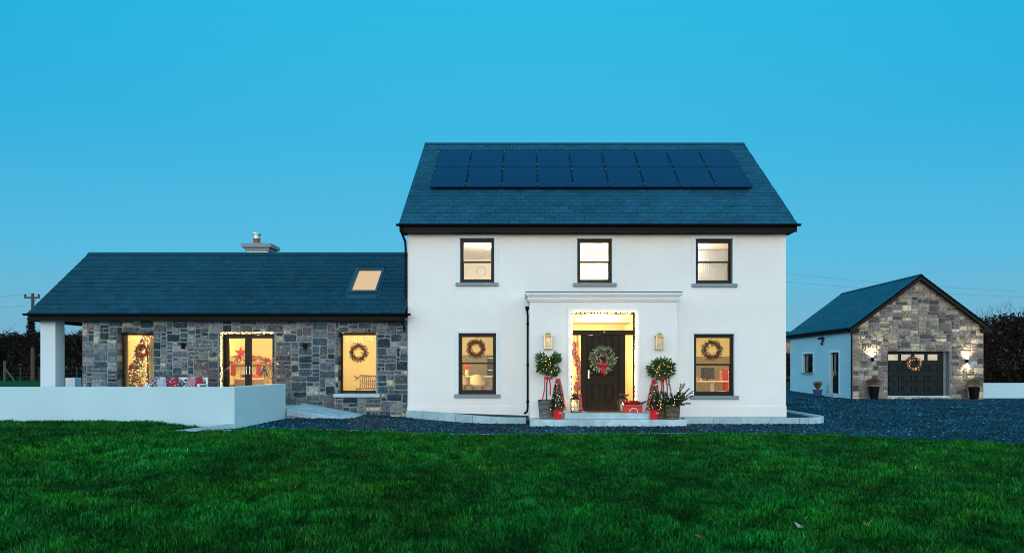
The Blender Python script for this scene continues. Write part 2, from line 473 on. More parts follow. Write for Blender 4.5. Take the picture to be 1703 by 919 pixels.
def make_gravel():
    n = 130000
    y = 10 + (34 - 10) * rng.random(n) ** 1.5
    x = -7.5 + rng.random(n) * (y * .74 + 12.5)
    ok = (y > bnd(x) + .03) & ~((x > -3.75) & (x < 7.85) & (y > 20.6)) & ~((x < -3.6) & (y > 20.6)) & ~((x < -6.7) & (y > 15.65))
    ok &= ~((x > 15.7) & (y > 33.3)) & ~((x > -.1) & (x < 4.4) & (y > 18.7)) & ~((x > -3.4) & (x < 8.7) & (y > 19.6))
    x, y = x[ok], y[ok]; n = len(x)
    r = (.012 + .022 * rng.random(n)) * (.85 + .035 * (y - 10))
    base = np.array([(1, 0, 0), (-1, 0, 0), (0, 1, 0), (0, -1, 0), (0, 0, .7), (0, 0, -.7)], float)
    V = base[None] * (.65 + .7 * rng.random((n, 6, 3))) * r[:, None, None]
    a = rng.random(n) * 6.28; ca, sa = np.cos(a), np.sin(a)
    X = V[:, :, 0] * ca[:, None] - V[:, :, 1] * sa[:, None]; Y = V[:, :, 0] * sa[:, None] + V[:, :, 1] * ca[:, None]
    tl = (rng.random(n) - .5)[:, None] * .9
    Z = V[:, :, 2] + X * tl
    V = np.stack([X + x[:, None], Y + y[:, None], Z + (hgt(x, y) + .012)[:, None]], 2)
    fc = np.array([(0, 2, 4), (2, 1, 4), (1, 3, 4), (3, 0, 4), (2, 0, 5), (1, 2, 5), (3, 1, 5), (0, 3, 5)])
    Fc = (fc[None] + (np.arange(n) * 6)[:, None, None]).reshape(-1, 3)
    t = (.22 + 1.5 * rng.random(n) ** 2.2 + (rng.random(n) > .90) * 4.5 * rng.random(n) ** 1.3)
    t = np.repeat(t[:, None], 6, 0).reshape(-1, 1) * np.array([[1, 1, 1]])
    return tag(fast_mesh('gravel', V.reshape(-1, 3), Fc, mat('gravel_chips', (.012, .064, .098), .55, var=.3, vscale=50, tint=True, spec=.12, var2=.45, v2scale=.45), t),
               'loose dark blue slate chips over the driveway', 'gravel', kind='stuff')
make_gravel()
def make_grass():
    n = 980000
    u = rng.random(n)
    y0, y1 = 4.6, 17.0
    p = .55
    y = (y0 ** p + u * (y1 ** p - y0 ** p)) ** (1 / p)
    x = -(y * .80 + 3.5) + rng.random(n) * (y * 1.55 + 7.0)
    kl = np.interp(y, [14.8, 15.7], [-7.72, -6.92])
    ok = (y < bnd(x) - .02) | ((x < kl) & (y < 15.66))
    ok &= ~((x > kl) & (x < -6.6) & (y > 15.0))
    ok &= ~((x > kl - .05) & (x < kl + .55) & (y > 14.45) & (y < 15.8))
    x, y = x[ok], y[ok]; n = len(x)
    cl = vnoise(x, y, .33, 1) * .6 + vnoise(x, y, .13, 2) * .4
    big = vnoise(x, y, 1.5, 3)
    ln = (.030 + .075 * rng.random(n)) * (.30 + 1.45 * cl) * (.85 + .3 * big)
    edge = np.clip(1 - (bnd(x) - y) / .3, 0, 1) * (y < bnd(x))
    ln *= .88 * (1 + .25 * edge * rng.random(n))
    w = .0030 * (y / 5) ** .85 * (.7 + .6 * rng.random(n))
    a = rng.random(n) * 6.283
    # blades of one clump lean the same way
    la = vnoise(x, y, .22, 4) * 14 + rng.normal(0, .9, n)
    lean = ln * (.10 + .75 * rng.random(n) ** 1.4)
    lx, ly = np.cos(la) * lean, np.sin(la) * lean
    wx, wy = np.cos(a) * w, np.sin(a) * w
    z = hgt(x, y)
    z0 = np.zeros(n)
    B = np.stack([x, y, z], 1)
    def off(fx, fz, s): return B + np.stack([lx * fx + wx * s, ly * fx + wy * s, ln * fz], 1)
    V = np.stack([off(0, -.1, -1), off(0, -.1, 1), off(.3, .6, .8), off(.3, .6, -.8), off(1, 1 - .0, 0)], 1)
    V[:, 4, 2] -= .35 * lean
    i = (np.arange(n) * 5)[:, None]
    T = np.concatenate([i + np.array([0, 1, 2]), i + np.array([0, 2, 3]), i + np.array([3, 2, 4])], 0)
    dry = rng.random(n) > .955
    br = (.16 + 1.35 * rng.random(n) ** 1.8) * (.30 + 1.35 * cl ** 1.3) * (.62 + .75 * big)
    yl = vnoise(x, y, .9, 6)
    t = np.stack([br * (.5 + 2.6 * rng.random(n) * yl ** 2), br * (.92 + .16 * yl), br * (.9 + .3 * rng.random(n)) * (1.35 - .7 * yl)], 1)
    t[dry] = t[dry] * np.array([9, 1.5, 3.0])
    t = np.repeat(t[:, None], 5, 1).reshape(-1, 3)
    return tag(fast_mesh('grass', V.reshape(-1, 3), T, M['blade'], t), 'short rough green lawn in front of the house', 'grass', kind='stuff')
M['blade'] = mat('grass_blade', (.012, .185, .014), .55, var=.2, vscale=4, tint=True, spec=.1)
make_grass()

# patio, path, kerbs
mb = MB()
mb.box(-17, -6.84, 16.0, 20.68, .0, .5)
tag(mb.build('patio', M['concrete'], bevel=.01), kind='structure')
mb = MB()   # sloping concrete path from the patio down to the gravel
ya, yb = 19.05, 20.55
mb.poly([(-6.79, ya, .46), (-5.0, ya, .19), (-5.0, yb, .22), (-6.79, yb, .55)])
mb.poly([(-6.79, ya, .0), (-5.0, ya, .0), (-5.0, ya, .19), (-6.79, ya, .46)])
mb.poly([(-5.0, ya, 0), (-5.0, yb, 0), (-5.0, yb, .22), (-5.0, ya, .19)])
mb.obox((-6.75, ya - .1, .30), Vector((1.75, 0, -.26)).normalized(), (0, 1, 0), (0, 0, 1), 1.9, .1, .12)
tag(mb.build('path', M['concrete']), kind='structure')
def kerb_run(pts, w, hgts, drop, m, parent=None, name='kerb', joints=True):
    mb = MB()
    pts = [Vector(p) for p in pts]
    L_, Rr = [], []
    for k, p in enumerate(pts):
        d = (pts[min(k + 1, len(pts) - 1)] - pts[max(k - 1, 0)]).normalized()
        nrm = Vector((-d.y, d.x))
        L_.append(p + nrm * w / 2); Rr.append(p - nrm * w / 2)
    acc = 0
    for k in range(len(pts) - 1):
        d = (pts[k + 1] - pts[k]); g = .004
        e = d.normalized() * g
        q = random.uniform(.85, 1.15); mb.col = (q, q, q)
        A, B, Cc, D = L_[k] + e, Rr[k] + e, Rr[k + 1] - e, L_[k + 1] - e
        h0, h1 = hgts[k], hgts[k + 1]
        i = mb.pts([(A.x, A.y, h0 - drop), (B.x, B.y, h0 - drop), (Cc.x, Cc.y, h1 - drop), (D.x, D.y, h1 - drop),
                    (A.x, A.y, h0), (B.x, B.y, h0), (Cc.x, Cc.y, h1), (D.x, D.y, h1)])
        for f in ((4, 5, 6, 7), (0, 4, 7, 3), (1, 2, 6, 5), (0, 1, 5, 4), (2, 3, 7, 6)): mb.face([i + z for z in f])
    return mb.build(name, m, parent, bevel=.008)
M['kerbt'] = mat('kerb_stone', (.38, .50, .54), .85, var=.2, vscale=6, bump=.3, bscale=70, tint=True)
kp, kh = [], []
for x in np.linspace(-3.70, -.1, 8):     # left of the steps: swings out from the house corner
    t = (x + 3.7) / 3.6
    kp.append((x, 20.58 - 1.0 * sm(t * .95 + .05) ** .8)); kh.append(.33 - .14 * sm(t * 1.1))
tag(kerb_run(kp, .12, kh, .35, M['kerbt']), kind='structure')
kp = [(x, 19.56) for x in np.linspace(4.42, 7.7, 5)]
for a in np.linspace(0, 90, 7)[1:]:
    kp.append((7.7 + 1.0 * math.sin(R(a)), 20.56 - 1.0 * math.cos(R(a))))
kp += [(8.7, y) for y in (21.4, 22.4, 23.4, 24.6, 26, 28, 30)]
tag(kerb_run(kp, .14, [.185] * len(kp), .35, M['kerbt']), kind='structure')
mb = MB()
mb.poly([(-3.65, 20.69, .29), (-.05, 20.69, .17), (-.05, 19.62, .17), (-1.6, 19.8, .2), (-2.8, 20.25, .25)])
mb.poly([(4.3, 20.69, .12), (4.3, 19.6, .12), (7.7, 19.6, .12), (8.4, 19.9, .12), (8.65, 20.6, .12), (8.65, 30, .12), (7.8, 30, .12), (7.8, 20.69, .12)])
tag(mb.build('gravel_border', M['gravel']), kind='structure')
tag(kerb_run([(-6.86, 15.74), (-7.25, 15.28), (-7.68, 14.78)], .14, [.33, .29, .25], .4, M['kerbt']), kind='structure')
xs = np.linspace(-7.5, 7.0, 22)
tag(kerb_run([(x, float(bnd(x)) + .03) for x in xs], .07, [H(x, float(bnd(x))) + .035 for x in xs], .2, M['kerbt']), kind='structure')

# ------------------------------------------------------------------ wall builders
def holed_wall(mb, x0, x1, z0, z1, y0, y1, holes, back=True, axis='x'):
    """wall slab between y0 (outer) and y1 with rectangular openings; axis 'y' runs the wall along Y instead"""
    T = (lambda a, b, c: (a, b, c)) if axis == 'x' else (lambda a, b, c: (b, a, c))
    xs = sorted({x0, x1, *[h[0] for h in holes], *[h[1] for h in holes]})
    zs = sorted({z0, z1, *[h[2] for h in holes], *[h[3] for h in holes]})
    xs = [x for x in xs if x0 <= x <= x1]; zs = [z for z in zs if z0 <= z <= z1]
    inh = lambda a, b: any(h[0] < a < h[1] and h[2] < b < h[3] for h in holes)
    for i in range(len(xs) - 1):
        for j in range(len(zs) - 1):
            if inh((xs[i] + xs[i + 1]) / 2, (zs[j] + zs[j + 1]) / 2): continue
            for y in ((y0, y1) if back else (y0,)):
                mb.poly([T(xs[i], y, zs[j]), T(xs[i + 1], y, zs[j]), T(xs[i + 1], y, zs[j + 1]), T(xs[i], y, zs[j + 1])])
    for a, b, c, d in holes:
        mb.poly([T(a, y0, c), T(a, y1, c), T(a, y1, d), T(a, y0, d)]); mb.poly([T(b, y0, c), T(b, y1, c), T(b, y1, d), T(b, y0, d)])
        mb.poly([T(a, y0, d), T(b, y0, d), T(b, y1, d), T(a, y1, d)]); mb.poly([T(a, y0, c), T(b, y0, c), T(b, y1, c), T(a, y1, c)])

STONES = [((.048, .078, .098), 4.5), ((.085, .110, .128), 4), ((.026, .048, .062), 4.5), ((.19, .20, .215), 3.2), ((.125, .135, .15), 3), ((.44, .385, .26), 1.5), ((.11, .112, .118), 2.4), ((.30, .29, .26), 1.0)]
STONES_W = [((.22, .168, .145), 4), ((.33, .255, .19), 3.4), ((.105, .082, .080), 3.8), ((.45, .345, .235), 2.2), ((.26, .205, .185), 2.8), ((.56, .44, .31), 1.2), ((.44, .39, .35), 1.2)]  # garage stones; warm lamp light on the gable partly mixed into these colours
def stones(mb, x0, z0, nx, nz, u, blocked, top, y, rs, pal, wmin=4, wmax=9, hs=(2, 3, 3, 4, 4, 5)):
    """random squared rubble: each stone its own irregular bulging block"""
    occ = np.zeros((nz, nx), bool)
    for j in range(nz):
        for i in range(nx):
            if blocked(x0 + (i + .5) * u, z0 + (j + .5) * u): occ[j, i] = True
    cols, wts = [p[0] for p in pal], [p[1] for p in pal]
    def size(j, i, w, h):
        ww = 0
        while ww < w and i + ww < nx and not occ[j, i + ww]: ww += 1
        hh = 1
        while hh < h and j + hh < nz and not occ[j + hh, i:i + ww].any(): hh += 1
        return ww, hh
    for j in range(nz):
        for i in range(nx):
            if occ[j, i]: continue
            w, h = rs.randint(wmin, wmax), rs.choice(hs)
            if rs.random() < .22: w, h = rs.randint(2, 4), 2
            if h >= 4: w = min(w, 7)
            ww, hh = size(j, i, w, h)
            k = i + ww; rem = 0
            while k + rem < nx and rem < 3 and not occ[j, k + rem]: rem += 1
            if 0 < rem < 3: ww, hh = size(j, i, ww + rem, h)
            occ[j:j + hh, i:i + ww] = True
            g = rs.uniform(.007, .015)
            a, b, c, d = x0 + i * u + g, x0 + (i + ww) * u - g, z0 + j * u + g, z0 + (j + hh) * u - g
            J = lambda s=.009: rs.uniform(-s, s)
            mxx, mzz = (a + b) / 2, (c + d) / 2
            ring = []
            for (xa, za, xb, zb2) in ((a, c, b, c), (b, c, b, d), (b, d, a, d), (a, d, a, c)):
                for q in range(4):
                    t_ = q / 4; j_ = .011 if q == 0 else .008
                    pxx, pzz = xa + (xb - xa) * t_, za + (zb2 - za) * t_
                    if q == 0: pxx += (mxx - pxx) * rs.uniform(.0, .09); pzz += (mzz - pzz) * rs.uniform(0, .09)
                    ring.append((pxx + J(j_), pzz + J(j_)))
            if top is not None: ring = [(p, min(q, top(p))) for p, q in ring]
            cc = rs.choices(cols, wts)[0]; br = rs.uniform(.75, 1.3)
            mb.col = tuple(v * br * rs.uniform(.94, 1.06) for v in cc)
            pr = rs.uniform(.012, .04)
            o = mb.pts([(p, y + .02, q) for p, q in ring])
            ins = .014
            def inset(p, q, ins=ins):
                dx, dz = mxx - p, mzz - q
                l = math.hypot(dx, dz) or 1
                return p + dx / l * ins, q + dz / l * ins
            r1 = mb.pts([(*(lambda t: (t[0], y - pr + J(.008), t[1]))(inset(p, q)),) for p, q in ring])
            r2 = mb.pts([(*(lambda t: (t[0], y - pr - rs.uniform(-.006, .014), t[1]))(inset(p, q, min(b - a, d - c) * .28)),) for p, q in ring])
            ct = mb.pts([(mxx + J(.02), y - pr - rs.uniform(-.002, .016), min(mzz, top(mxx)) if top else mzz)])
            for q in range(16):
                q1 = (q + 1) % 16
                mb.face((o + q, o + q1, r1 + q1, r1 + q)); mb.face((r1 + q, r1 + q1, r2 + q1, r2 + q)); mb.face((r2 + q, r2 + q1, ct))
    mb.col = None

def slate_slope(mb, o, u, v, n, wid, ln, rs, hole=None, sw=.30, ex=.245, dark=1.0):
    """courses of single slates on the plane o + u*a + v*b, normal n"""
    o, u, v, n = Vector(o), Vector(u), Vector(v), Vector(n)
    mb.m = 1; mb.col = (1, 1, 1)
    mb.obox(o - n * .07, u, v, n, wid, ln, .06)
    mb.m = 0
    rows = int(math.ceil(ln / ex))
    for r in range(rows):
        b0, b1 = r * ex, min(ln, (r + 1) * ex + .03)
        a = -(sw / 2 if r % 2 else 0)
        while a < wid - .01:
            a0, a1 = max(0, a) + .004, min(wid, a + sw) - .004 - rs.uniform(0, .003)
            a += sw
            if hole and min(b1, hole[3]) - max(b0, hole[2]) > .06 and a1 > hole[0] and a0 < hole[1]:
                if (a0 + a1) / 2 < (hole[0] + hole[1]) / 2: a1 = hole[0]
                else: a0 = hole[1]
            if a1 - a0 < .02: continue
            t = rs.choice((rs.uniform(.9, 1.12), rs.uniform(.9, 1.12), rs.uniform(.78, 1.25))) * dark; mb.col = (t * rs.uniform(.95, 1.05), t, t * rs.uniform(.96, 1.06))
            l0 = .016 + rs.uniform(-.002, .004); jb = rs.uniform(-.004, .004)
            p = [o + u * a0 + v * (b0 + jb) + n * l0, o + u * a1 + v * (b0 + jb) + n * (l0 + rs.uniform(-.002, .002)), o + u * a1 + v * b1 + n * .006, o + u * a0 + v * b1 + n * .006]
            q = [x - n * .012 for x in p]
            i = mb.pts(p + q)
            for f in ((0, 1, 2, 3), (0, 4, 5, 1), (0, 3, 7, 4), (1, 5, 6, 2)): mb.face([i + k for k in f])
    mb.col = None

# ------------------------------------------------------------------ the house
YW = 20.7
HL, HR = -3.70, 7.77
house = empty('house', (2.03, YW, 0), 'white rendered two storey house with a long stone wing, slate roofs and entrance porch', 'house')
def prect(px0, px1, py0, py1, D): return (PX(px0, D), PX(px1, D), PZ(py1, D), PZ(py0, D))
WIN_UP = [prect(765, 822, 395.8, 470, YW), prect(960, 1018, 396.5, 470.6, YW), prect(1157, 1218.5, 396.8, 471.6, YW)]
WIN_DN = [prect(762.5, 825, 553.6, 655.2, YW), prect(1154, 1221, 555, 657.7, YW)]
inner_door = (.95, 3.25, .37, 3.0)
mb = MB()
holed_wall(mb, HL, HR, -.2, 5.80, YW, YW + .35, WIN_UP + WIN_DN + [inner_door])
YB, YR = 30.1, 25.4
for x in (HL, HR):     # gable ends
    mb.poly([(x, YW, -.2), (x, YB, -.2), (x, YB, 6.05), (x, YR, 9.80), (x, YW, 6.05)])
mb.poly([(HL, YB, -.2), (HR, YB, -.2), (HR, YB, 6.1), (HL, YB, 6.1)])
wall = mb.build('wall', M['render'], house)
for xa, xb in ((HL - .012, -.02), (4.25, HR + .012)):
    mb = MB(); mb.box(xa, xb, YW - .014, YW - .002, -.1, PZ(675, YW)); mb.build('plinth', M['render'], house)

# main roof
def roof(name, x0, x1, ye, ze, yr, zr, rs, skip=None, dark=1.0):
    mb = MB()
    v = Vector((0, yr - ye, zr - ze)); ln = v.length; v.normalize()
    n = Vector((1, 0, 0)).cross(v); n = n if n.z > 0 else -n
    slate_slope(mb, (x0, ye, ze), (1, 0, 0), v, n, x1 - x0, ln, rs, skip, dark=dark)
    o = mb.build(name, [M['slate'], M['slate_base']], house)
    v2 = Vector((0, -(yr - ye), zr - ze)).normalized(); n2 = Vector((0, -n.y, n.z))
    b = MB(); b.col = (1, 1, 1)
    b.obox(Vector((x0, 2 * yr - ye, ze)) - n2 * .05, (1, 0, 0), v2, n2, x1 - x0, ln - .03, .06)
    b.build('rear_slope', M['slate'], o)
    r = MB()
    k = x0
    while k < x1 - .01:
        k1 = min(x1, k + .45)
        r.poly([(k, yr - .13, zr - .075), (k1 - .006, yr - .13, zr - .075), (k1 - .006, yr, zr + .035), (k, yr, zr + .035)])
        r.poly([(k, yr + .13, zr - .075), (k1 - .006, yr + .13, zr - .075), (k1 - .006, yr, zr + .035), (k, yr, zr + .035)])
        r.poly([(k, yr - .13, zr - .075), (k, yr, zr + .035), (k, yr + .13, zr - .075), (k, yr, zr - .1)])
        k = k1
    r.build('ridge_tile', M['ridge'], o)
    return o, v, n, ln
ZE = 5.875
RX0, RX1 = -3.90, 7.98
main_roof, RV, RN, RLN = roof('roof', RX0, RX1, 20.3, ZE, YR, 9.95, random.Random(3))
for x0, x1 in ((RX0 + .01, RX0 + .035), (RX1 - .035, RX1 - .01)):     # verge barge boards under the slates
    mb = MB()
    for s in (1, -1):
        q = [(20.36 if s == 1 else 30.44, ZE - .13), (YR, 9.75), (YR, 9.87), (20.36 if s == 1 else 30.44, ZE - .01)]
        for xx in (x0, x1): mb.poly([(xx, a, b) for a, b in q])
        mb.poly([(x0, *q[0]), (x1, *q[0]), (x1, *q[1]), (x0, *q[1])])
    mb.build('barge_board', M['black'], main_roof)
def gutter(x0, x1, y, ztop, rad, parent):
    mb = MB()
    n = 8
    prof = [(y + rad * math.cos(math.pi + math.pi * k / n), ztop + rad * 1.05 * math.sin(math.pi + math.pi * k / n)) for k in range(n + 1)]
    prof += [(y + rad - .006, ztop), (y - rad + .006, ztop - .02)]
    i0 = mb.pts([(x0, a, b) for a, b in prof]); i1 = mb.pts([(x1, a, b) for a, b in prof])
    m_ = len(prof)
    for k in range(m_): mb.face((i0 + k, i0 + (k + 1) % m_, i1 + (k + 1) % m_, i1 + k))
    mb.face(range(i0, i0 + m_)); mb.face(range(i1, i1 + m_))
    x = x0 + .5
    while x < x1:
        mb.box(x, x + .025, y - rad - .003, y + rad, ztop - .02, ztop + .006); x += .95
    return mb.build('gutter', M['black'], parent)
gutter(RX0 - .06, RX1 + .06, 20.26, ZE + .0, .062, house)
mb = MB(); mb.box(RX0 + .02, RX1 - .02, 20.33, 20.36, ZE - .22, ZE - .05)
mb.build('fascia', M['black'], house)
mb = MB(); mb.box(RX0 + .04, RX1 - .04, 20.362, YW - .002, ZE - .20, ZE - .18)
mb.box(RX0 + .04, RX0 + .19, YW - .002, YW + .3, ZE - .20, ZE + .1); mb.box(RX1 - .19, RX1 - .04, YW - .002, YW + .3, ZE - .20, ZE + .1)
mb.build('soffit', M['soffit'], house)
def pipe(name, pts, r, parent, m=None, clips=()):
    mb = MB(); mb.tube(pts, r, 10)
    for c in clips: mb.tube([(c[0], c[1], c[2] - .03), (c[0], c[1], c[2] + .03)], r * 1.35, 10)
    return mb.build(name, m or M['black'], parent, smooth=False)
pipe('downpipe', [(-3.82, 20.27, 5.80), (-3.82, 20.30, 5.66), (-3.76, 20.62, 5.42), (-3.755, 20.66, 5.2), (-3.755, 20.66, 3.7)], .035, house, clips=[(-3.755, 20.66, 5.0)])

# sash windows of the white house
def sash_window(rect, hinge):
    x0, x1, z0, z1 = rect
    w = MB(); w.ring(x0 + .002, x1 - .002, z0 + .002, z1 - .002, YW + .10, YW + .19, .055, .055, .06, .05)
    fr = w.build('window', M['brown'], house, bevel=.006)
    a, b, c, d = x0 + .057, x1 - .057, z0 + .052, z1 - .062
    s = MB(); s.ring(a, b, hinge - .02, d, YW + .115, YW + .145, .045, .045, .055, .045); s.build('sash', M['brown'], fr, bevel=.005)
    s = MB(); s.ring(a + .001, b - .001, c, hinge + .02, YW + .15, YW + .18, .048, .048, .045, .075); s.build('sash', M['brown'], fr, bevel=.005)
    g = MB(); g.box(a + .045, b - .045, YW + .128, YW + .133, hinge + .025, d - .055); g.build('pane', M['glass'], fr)
    g = MB(); g.box(a + .049, b - .049, YW + .163, YW + .168, c + .075, hinge - .025); g.build('pane', M['glass'], fr)
    s = MB(); s.box(x0 - .13, x1 + .13, YW - .07, YW + .098, z0 - .105, z0); s.build('sill', M['sill'], fr, bevel=.008)
    t = MB(); t.ring(x0 - .12, x1 + .12, z0 + .002, z1 + .10, YW - .018, YW - .002, .12, .12, .10, 0)
    t.build('surround', M['trim'], fr, bevel=.006)
    return fr
for r in WIN_UP: sash_window(r, PZ(434.5, YW))
sash_window(WIN_DN[0], PZ(603.5, YW)); sash_window(WIN_DN[1], PZ(605.8, YW))

# porch
PY = 19.6
PXR = 4.23
DO = prect(950, 1057.8, 518, 686, PY)
DO = (DO[0], DO[1], .352, DO[3])
mb = MB()
holed_wall(mb, 0, PXR, -.1, 3.60, PY, PY + .30, [DO])
mb.poly([(0, PY, -.1), (0, YW, -.1), (0, YW, 3.6), (0, PY, 3.6)]); mb.poly([(PXR, PY, -.1), (PXR, YW, -.1), (PXR, YW, 3.6), (PXR, PY, 3.6)])
porch = mb.build('porch', M['render'], house)
mb = MB()
for (o_, z0, z1) in ((.035, 3.50, 3.545), (.075, 3.545, 3.60), (.06, 3.60, 3.655), (.115, 3.655, 3.70), (.15, 3.70, 3.765)):
    mb.box(-o_, PXR + o_, PY - o_, YW - .003, z0 + .001, z1)
mb.build('cornice', M['trim'], porch, bevel=.012)
mb = MB(); mb.box(-.13, PXR + .13, PY - .13, YW - .003, 3.766, 3.79)
mb.build('flat_roof', M['black'], porch)
mb = MB(); mb.ring(DO[0] - .11, DO[1] + .11, DO[2], DO[3] + .09, PY - .02, PY - .002, .11, .11, .09, 0)
mb.build('door_surround', M['trim'], porch, bevel=.006)
mb = MB()
mb.tube([(-.075, 20.1, 3.42), (-.075, 20.1, 3.30)], [.065, .05], 10); mb.tube([(-.075, 20.1, 3.30), (-.06, 20.1, 3.16), (-.06, 20.1, .45), (-.075, 20.08, .33), (-.16, 20.05, .27)], .033, 10)
for z in (2.9, 1.7, .62): mb.tube([(-.06, 20.1, z - .03), (-.06, 20.1, z + .03)], .045, 10)
mb.build('downpipe', M['black'], porch)

# entrance door
YD = PY + .22
def D2(px, py): return (PX(px, YD), PZ(py, YD))
fx0, fx1 = DO[0] + .002, DO[1] - .002
dl, dr = PX(976.3, YD), PX(1029.3, YD)
ztr0, ztr1 = PZ(556.8, YD), PZ(548.8, YD)
mb = MB()
mb.ring(fx0, fx1, DO[2], DO[3] - .002, YD, YD + .08, .04, .05, .05, .04)
mb.box(fx0 + .041, fx1 - .051, YD - .01, YD + .08, ztr0, ztr1)
for a, b in ((PX(966.2, YD), dl), (dr, PX(1039.8, YD))):
    mb.box(a, b, YD - .006, YD + .08, DO[2] + .041, ztr0 - .001)
    mb.box(a + .03, b - .03, YD - .025, YD - .007, DO[2] + .041, ztr0 - .001)
front = mb.build('front_door', M['door'], house, bevel=.006)
mb = MB()
zb, zt = DO[2] + .045, ztr0 - .002
mb.box(dl + .002, dr - .002, YD + .02, YD + .065, zb, zt)
w2 = (dr - dl)
for (cx, za, zc) in ((.29, 1.40, 2.55), (.69, 1.40, 2.55), (.29, .63, 1.15), (.69, .63, 1.15)):
    x = dl + w2 * cx; hw = .135
    mb.ring(x - hw, x + hw, za, zc, YD - .012, YD + .0195, .026, .026, .026, .026)
    mb.box(x - hw + .06, x + hw - .06, YD - .008, YD + .0195, za + .06, zc - .06)
mb.build('door_leaf', M['door'], front, bevel=.008)
mb = MB()
hx, hz = PX(979, YD), PZ(622, YD)
mb.box(hx - .018, hx + .018, YD - .002, YD + .019, hz - .12, hz + .12)
mb.tube([(hx, YD + .0, hz + .03), (hx, YD - .05, hz + .03), (hx + .12, YD - .052, hz + .03)], .011, 8)
mb.tube([(hx, YD + .0, hz - .05), (hx, YD - .012, hz - .05)], .016, 8)
mb.build('handle', M['steel'], front)
mb = MB(); kx = PX(1004.5, YD); kz = PZ(551.8, YD)
mb.ell((kx, YD - .02, kz), (.014, .012, .03)); mb.build('door_bell', M['steel'], front)
for a, b in ((fx0 + .04, PX(966.2, YD)), (PX(1039.8, YD), fx1 - .05)):
    mb = MB(); mb.box(a + .001, b - .001, YD + .04, YD + .046, DO[2] + .041, ztr0 - .001); mb.build('sidelight', M['glass'], front)
mb = MB(); mb.box(fx0 + .041, fx1 - .051, YD + .04, YD + .046, ztr1 + .001, DO[3] - .053); mb.build('transom', M['glass'], front)

# steps
st = empty('entrance_steps', (2.15, 19.1, 0), 'two pale concrete slab steps leading up to the front door', 'steps')
mb = MB(); mb.box(0.0, 4.32, 18.74, PY - .003, -.05, .184); mb.build('lower_step', M['concrete'], st, bevel=.012)
mb = MB(); mb.box(.97, 3.36, 19.08, PY - .003, .185, .35); mb.build('upper_step', M['concrete'], st, bevel=.012)

# wing
WL = -13.56
wins = {'l': prect(195, 256, 551.5, 690, YW), 'd': prect(365, 456.5, 551.5, 690, YW), 'r': prect(562.6, 625.2, 551.5, 654, YW)}
wins['l'] = (wins['l'][0], wins['l'][1], .52, wins['l'][3]); wins['d'] = (wins['d'][0], wins['d'][1], .52, wins['d'][3])
hol = list(wins.values())
mb = MB(); holed_wall(mb, WL, HL - .003, -.1, 3.12, YW, YW + .40, hol)
mb.poly([(WL, YW, -.1), (WL, 25.6, -.1), (WL, 25.6, 3.4), (WL, 23.15, 5.35), (WL, YW, 3.4)])
mb.poly([(WL, 25.6, -.1), (HL, 25.6, -.1), (HL, 25.6, 3.4), (WL, 25.6, 3.4)])
sw_ = mb.build('stone_wall', M['mortar'], house)
mb = MB(); u = .058
nx = int(round((HL - WL) / u)); uu = (HL - WL) / nx
blk = lambda x, z: any(h[0] - .01 < x < h[1] + .01 and h[2] - .01 < z < h[3] + .01 for h in hol)
stones(mb, WL, 0.02, nx, 54, uu, blk, None, YW, random.Random(11), STONES, 3, 9, (2, 2, 3, 3, 4, 4, 5))
rs = random.Random(4)    # stones lining the reveals
for h in hol:
    z = h[2]
    while z < h[3] - .02:
        z1 = min(h[3], z + rs.uniform(.12, .26)); c = rs.choice(STONES)[0]; mb.col = tuple(q * .9 for q in c)
        mb.obox((h[0] - .02, YW + .0, z + .006), (1, 0, 0), (0, 1, 0), (0, 0, 1), .03 + rs.uniform(0, .008), .24, z1 - z - .012)
        z = z1
mb.col = None
mb.build('stone_facing', M['stone'], sw_)
# column carrying the roof end
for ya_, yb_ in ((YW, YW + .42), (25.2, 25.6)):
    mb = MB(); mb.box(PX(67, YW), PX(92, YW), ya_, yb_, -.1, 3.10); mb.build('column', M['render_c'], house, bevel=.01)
# wing roof
SKY = [(593.8, 448.5), (640.8, 448.5), (628, 489), (579, 489)]
def onroof(px, py):      # photo pixel -> wing roof plane (a along X, b up the slope)
    d = Vector(((px - 881) / F, 1, -(py - 612) / F)); o = Vector((0, 0, CAMZ)); n = WN_
    t = (Vector((-14.95, 20.3, 3.23)) - o).dot(n) / d.dot(n)
    p = o + d * t - Vector((-14.95, 20.3, 3.23))
    return p.x, p.dot(WV_)
WV_ = Vector((0, 2.85, 2.266)).normalized(); WN_ = Vector((0, -WV_.z, WV_.y))
cs = [onroof(*q) for q in SKY]
sa0, sa1 = (cs[0][0] + cs[3][0]) / 2, (cs[1][0] + cs[2][0]) / 2
sb0, sb1 = (cs[2][1] + cs[3][1]) / 2, (cs[0][1] + cs[1][1]) / 2
wing_roof, WV, WN, WLN = roof('roof', -14.95, HL - .004, 20.3, 3.23, 23.15, 5.496, random.Random(8), (sa0 - .02, sa1 + .02, sb0 - .05, sb1 + .02), .62)  # same slate tinted darker; dimmer light on this roof painted in
WO = Vector((-14.95, 20.3, 3.23))
def wr(a, b, c): return WO + Vector((1, 0, 0)) * a + WV * b + WN * c
def rbar(mb, a0, a1, b0, b1, c0, c1): mb.obox(wr(a0, b0, c0), (1, 0, 0), WV, WN, a1 - a0, b1 - b0, c1 - c0)
mb = MB(); t = .085
rbar(mb, sa0, sa0 + t, sb0, sb1, -.008, .085); rbar(mb, sa1 - t, sa1, sb0, sb1, -.008, .085); rbar(mb, sa0 + t, sa1 - t, sb1 - t, sb1, -.008, .085); rbar(mb, sa0 + t, sa1 - t, sb0, sb0 + t * 1.3, -.008, .09)
rbar(mb, sa0 - .06, sa0 - .001, sb0 - .1, sb1 + .03, -.012, .030); rbar(mb, sa1 + .001, sa1 + .06, sb0 - .1, sb1 + .03, -.012, .030)
